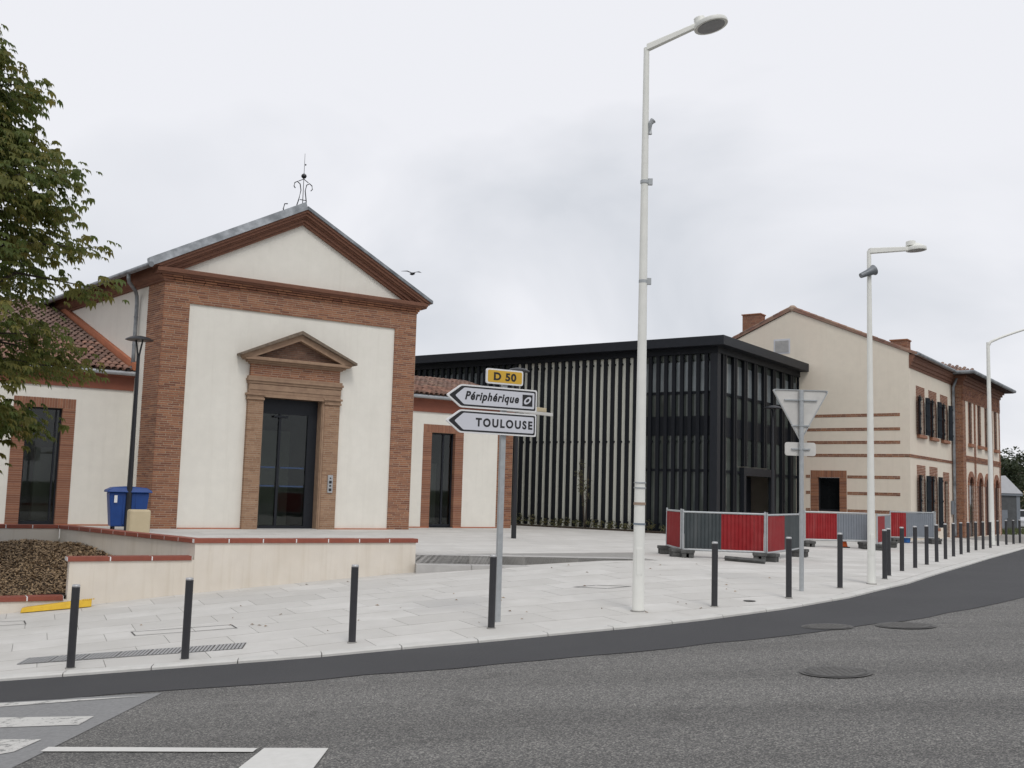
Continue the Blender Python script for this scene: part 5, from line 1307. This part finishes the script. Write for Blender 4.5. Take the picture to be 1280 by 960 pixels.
# cone and blue thing
q = G(1054.5, 684.5); t = thing('traffic_cone', 'orange traffic cone beside the light grey hoarding panel', 'traffic cone', tuple(q))
mb = MB(); mb.lathe([(.14, .03), (.12, .06), (.045, .42), (.025, .48)], n=16); mb.build('cone', 'orange', t, smooth=True); mb = MB(); mb.box(-.16, .16, -.16, .16, 0, .035); mb.build('base', 'rubber', t, bevel=.01); mb = MB(); mb.lathe([(.095, .2), (.073, .30)], n=16); mb.build('band', 'sign_rim', t)
q = G(1132, 678.5); mb = MB(); mb.lathe([(.14, 0), (.17, .02), (.19, .30), (.20, .31)], n=16); o = mb.build('bucket', 'blue_plastic', smooth=True); o.location = tuple(q); tag(o, 'small blue bucket at the foot of the hoarding', 'bucket')

# ================================================================== bin, beige post, yellow strip
q = atz(152, 664.5, 0); bn = thing('waste_bin', 'blue wheeled waste container beside the brick corner pillar', 'bin', (q[0]-.12, q[1]+.62, 0), R(28)); bn.scale = (.9, .95, 1.02)
mb = MB(); mb.prism([(-.50, .12), (.50, .12), (.60, 1.06), (-.60, 1.06)], -.36, .36, lambda u, v, a: (u, a*(.86+.14*(v-.12)/.94), v)); mb.build('body', 'bin_blue', bn, bevel=.04)
mb = MB(); 
mb.prism([(-.68, 1.06), (.68, 1.06), (.66, 1.12), (.50, 1.20), (0, 1.235), (-.50, 1.20), (-.66, 1.12)], -.44, .42, lambda u, v, a: (u, a*(1 if v < 1.15 else .8), v)); mb.build('lid', 'bin_blue', bn, bevel=.02)
mb = MB(); mb.box(-.45, -.36, -.395, -.37, .78, .98); mb.build('sticker', 'sign_rim', bn)
for x in (-.15, .22):
    mb = MB(); mb.box(x-.02, x+.02, -.365, -.33, .2, 1.04); mb.build('rib', 'bin_blue', bn)
for x in (-.4, .4):
    for y in (-.22, .22):
        mb = MB(); mb.tube([(x-.03, y, .075), (x+.03, y, .075)], .075, 12); mb.build('wheel', 'rubber', bn)
q = atz(172, 668, 0); mb = MB(); mb.box(-.27, .27, -.2, .2, 0, .66); o = mb.build('utility_box', 'post_beige', bevel=.05); o.location = tuple(q); o.rotation_euler = (0, 0, R(32)); tag(o, 'beige rounded utility box standing beside the black lamp post', 'utility box')
ya, yb = G(25, 767), G(114, 759); d = yb-ya; L = float(np.linalg.norm(d))
yt = thing('yellow_strip', 'yellow plastic kerb strip lying against the low planter wall', 'plastic strip', tuple(ya), math.atan2(d[1], d[0]))
rs = math.atan2(d[2], math.hypot(d[0], d[1]))
mb = MB(); mb.prism([(0, .0), (.02, .07), (.10, .085), (L*.86, .125), (L, .12), (L, 0)], .0, .14, lambda u, v, a: (u, a+.25*v, v+math.tan(rs)*u+.01)); mb.build('strip', 'yellow_plastic', yt, bevel=.01)
mb = MB()
for k in range(6): mb.box(L*.87+k*.035, L*.87+k*.035+.018, .02, .15, .12, .132, fn=lambda x, y, z: (x, y, z+math.tan(rs)*x+.01))
mb.build('grip_rib', 'yellow_plastic', yt)

# ================================================================== grate, manholes, chamber frames, leaves
ga_, gb_ = G(20, 831), G(304, 811); d = (gb_-ga_)[:2]; L = float(np.linalg.norm(d)); ux = d/L; uy = np.array([-ux[1], ux[0]])
gt = thing('steel_grate', 'long ribbed steel drain grate set in the paving along the kerb', 'grate', (0, 0, 0))
npan = 7
for k in range(npan):
    mb = MB(); s0, s1 = k*L/npan+.008, (k+1)*L/npan-.008
    def gp(s, v, dz): 
        p = ga_[:2]+ux*s+uy*v; return (p[0], p[1], zpave(p[0], p[1])+dz)
    mb.add([gp(s0, 0, .004), gp(s1, 0, .004), gp(s1, .46, .004), gp(s0, .46, .004)], [(0, 1, 2, 3)], 0); pl = mb.build('grate_panel', 'iron', gt)
    mb = MB(); nb = 8
    for i in range(nb):
        a_, b_2 = s0+(s1-s0)*i/nb, s0+(s1-s0)*(i+.62)/nb
        mb.add([gp(a_, .01, .010), gp(b_2, .01, .010), gp(b_2, .45, .010), gp(a_, .45, .010), gp(a_, .01, .0), gp(b_2, .01, 0), gp(b_2, .45, 0), gp(a_, .45, 0)], [(0, 1, 2, 3), (4, 5, 1, 0), (5, 6, 2, 1), (6, 7, 3, 2), (7, 4, 0, 3)])
    mb.build('grate_bars', 'steel_grate', pl, kind='stuff')
def manhole(label, cx_, cy_, r, dark=True):
    c = GR(cx_, cy_); t = thing('manhole_cover', label, 'manhole cover', (0, 0, 0)); 
    def disc(r0, r1, dz, m, nm, par, n=36):
        mb = MB(); vs = []
        for k in range(n):
            a = 2*math.pi*k/n
            for r_ in (r0, r1): x, y = c[0]+r_*math.cos(a), c[1]+r_*math.sin(a); vs.append((x, y, zroad(x, y)+dz))
        mb.add(vs, [(2*k, 2*k+1, 2*((k+1) % n)+1, 2*((k+1) % n)) for k in range(n)]); return mb.build(nm, m, par)
    disc(.0, r*1.12, .0105, 'manhole_patch', 'collar', t)
    o = disc(.0, r*.90, .016, 'iron', 'lid', t); disc(r*.93, r*1.0, .0165, 'iron', 'rim', t)
    mb = MB()
    for i in range(-4, 5):
        for j in range(-4, 5):
            if i*i+j*j > 17: continue
            x, y = c[0]+i*r*.19, c[1]+j*r*.19; s_ = r*.06; z = zroad(x, y)+.0165
            mb.add([(x-s_, y-s_, z), (x+s_, y-s_, z), (x+s_, y+s_, z), (x-s_, y+s_, z), (x-s_*.7, y-s_*.7, z+.006), (x+s_*.7, y-s_*.7, z+.006), (x+s_*.7, y+s_*.7, z+.006), (x-s_*.7, y+s_*.7, z+.006)], [(4, 5, 6, 7), (0, 1, 5, 4), (1, 2, 6, 5), (2, 3, 7, 6), (3, 0, 4, 7)])
    mb.build('studs', 'iron', o, kind='stuff')
manhole('round iron manhole cover set in the old coarse asphalt', 1045, 841, .31)
manhole('round manhole cover at the edge of the dark asphalt strip', 1034, 784, .30)
manhole('worn round manhole cover straddling the edge of the asphalt repair', 1132, 782.5, .34)
def frame_on_pave(label, pts, w_=.022):
    t = thing('chamber_frame', label, 'inspection cover', (0, 0, 0)); P_ = [G(*p)[:2] for p in pts]
    c = np.mean(P_, axis=0); mb = MB()
    def zz(p, d): return (p[0], p[1], zpave(p[0], p[1])+d)
    for i in range(len(P_)):
        a, b = P_[i], P_[(i+1) % len(P_)]; d = (b-a)/np.linalg.norm(b-a); n = np.array([-d[1], d[0]]); n = n if np.dot(c-a, n) > 0 else -n
        m_ = MB(); m_.add([zz(a, .005), zz(b, .005), zz(b+n*w_-d*w_, .005), zz(a+n*w_+d*w_, .005)], [(0, 1, 2, 3)] if True else []); m_.build('frame_edge', 'iron', t)
frame_on_pave('slab filled inspection cover outlined in the paving behind the grate', [(163, 790), (290, 781), (297, 785.5), (168, 795)])
frame_on_pave('inspection cover outlined in the paving below the yellow strip', [(-60, 780), (31, 776), (33, 780.5), (-60, 786)])
frame_on_pave('inspection cover in the paving in front of the tall white lamp', [(715, 734), (745, 731.5), (790, 733), (760, 736)], .03)
c = G(937, 751); mb = MB(); vs = [(c[0]+.1*math.cos(k*.3927), c[1]+.1*math.sin(k*.3927), zpave(c[0], c[1])+.006) for k in range(16)]; mb.add(vs, [tuple(range(16))]); tag(mb.build('floor_drain', 'iron'), 'small round iron floor drain in the paving', 'drain')
dl = MB()
for k in range(60):
    pxx, pyy = random.uniform(150, 1000), random.uniform(690, 790)
    P = G(pxx, pyy)
    if in_terrace(P[0], P[1]) or P[1] < yk(P[0])+.3: continue
    a = random.uniform(0, 6.3); s_ = random.uniform(.02, .05); z = zpave(P[0], P[1])+.006
    dl.add([(P[0]+s_*math.cos(a), P[1]+s_*math.sin(a), z), (P[0]-s_*.4*math.sin(a), P[1]+s_*.4*math.cos(a), z+.015), (P[0]-s_*math.cos(a), P[1]-s_*math.sin(a), z), (P[0]+s_*.4*math.sin(a), P[1]-s_*.4*math.cos(a), z+.005)], [(0, 1, 2, 3)], random.random())
tag(dl.build('fallen_leaves', 'chip', kind='stuff'), 'scattered small fallen leaves on the pale paving', 'leaves')

# bird
bp_ = aty(515.5, 342.5, 24.)
bd_ = MB(); bd_.tube([(-.11, 0, .0), (-.05, 0, 0), (.02, 0, .005), (.08, 0, .01), (.11, 0, .015)], [.01, .03, .035, .025, .008], 8)
bo = bd_.build('bird', 'bird', smooth=True); bo.location = tuple(bp_); bo.rotation_euler = (R(8), R(-12), R(65)); tag(bo, 'dark bird in flight right of the pediment roof', 'bird')
for s_ in (-1, 1):
    mb = MB(); mb.add([(-.03, 0, .02), (.05, 0, .02), (.03, s_*.16, .07), (-.06, s_*.28, .05), (-.05, s_*.12, .055)], [(0, 1, 2, 4), (4, 2, 3)]); wgo = mb.build('wing', 'bird', bo); sm = wgo.modifiers.new('s', 'SOLIDIFY'); sm.thickness = .006
SC.render.resolution_x = 1024; SC.render.resolution_y = 768
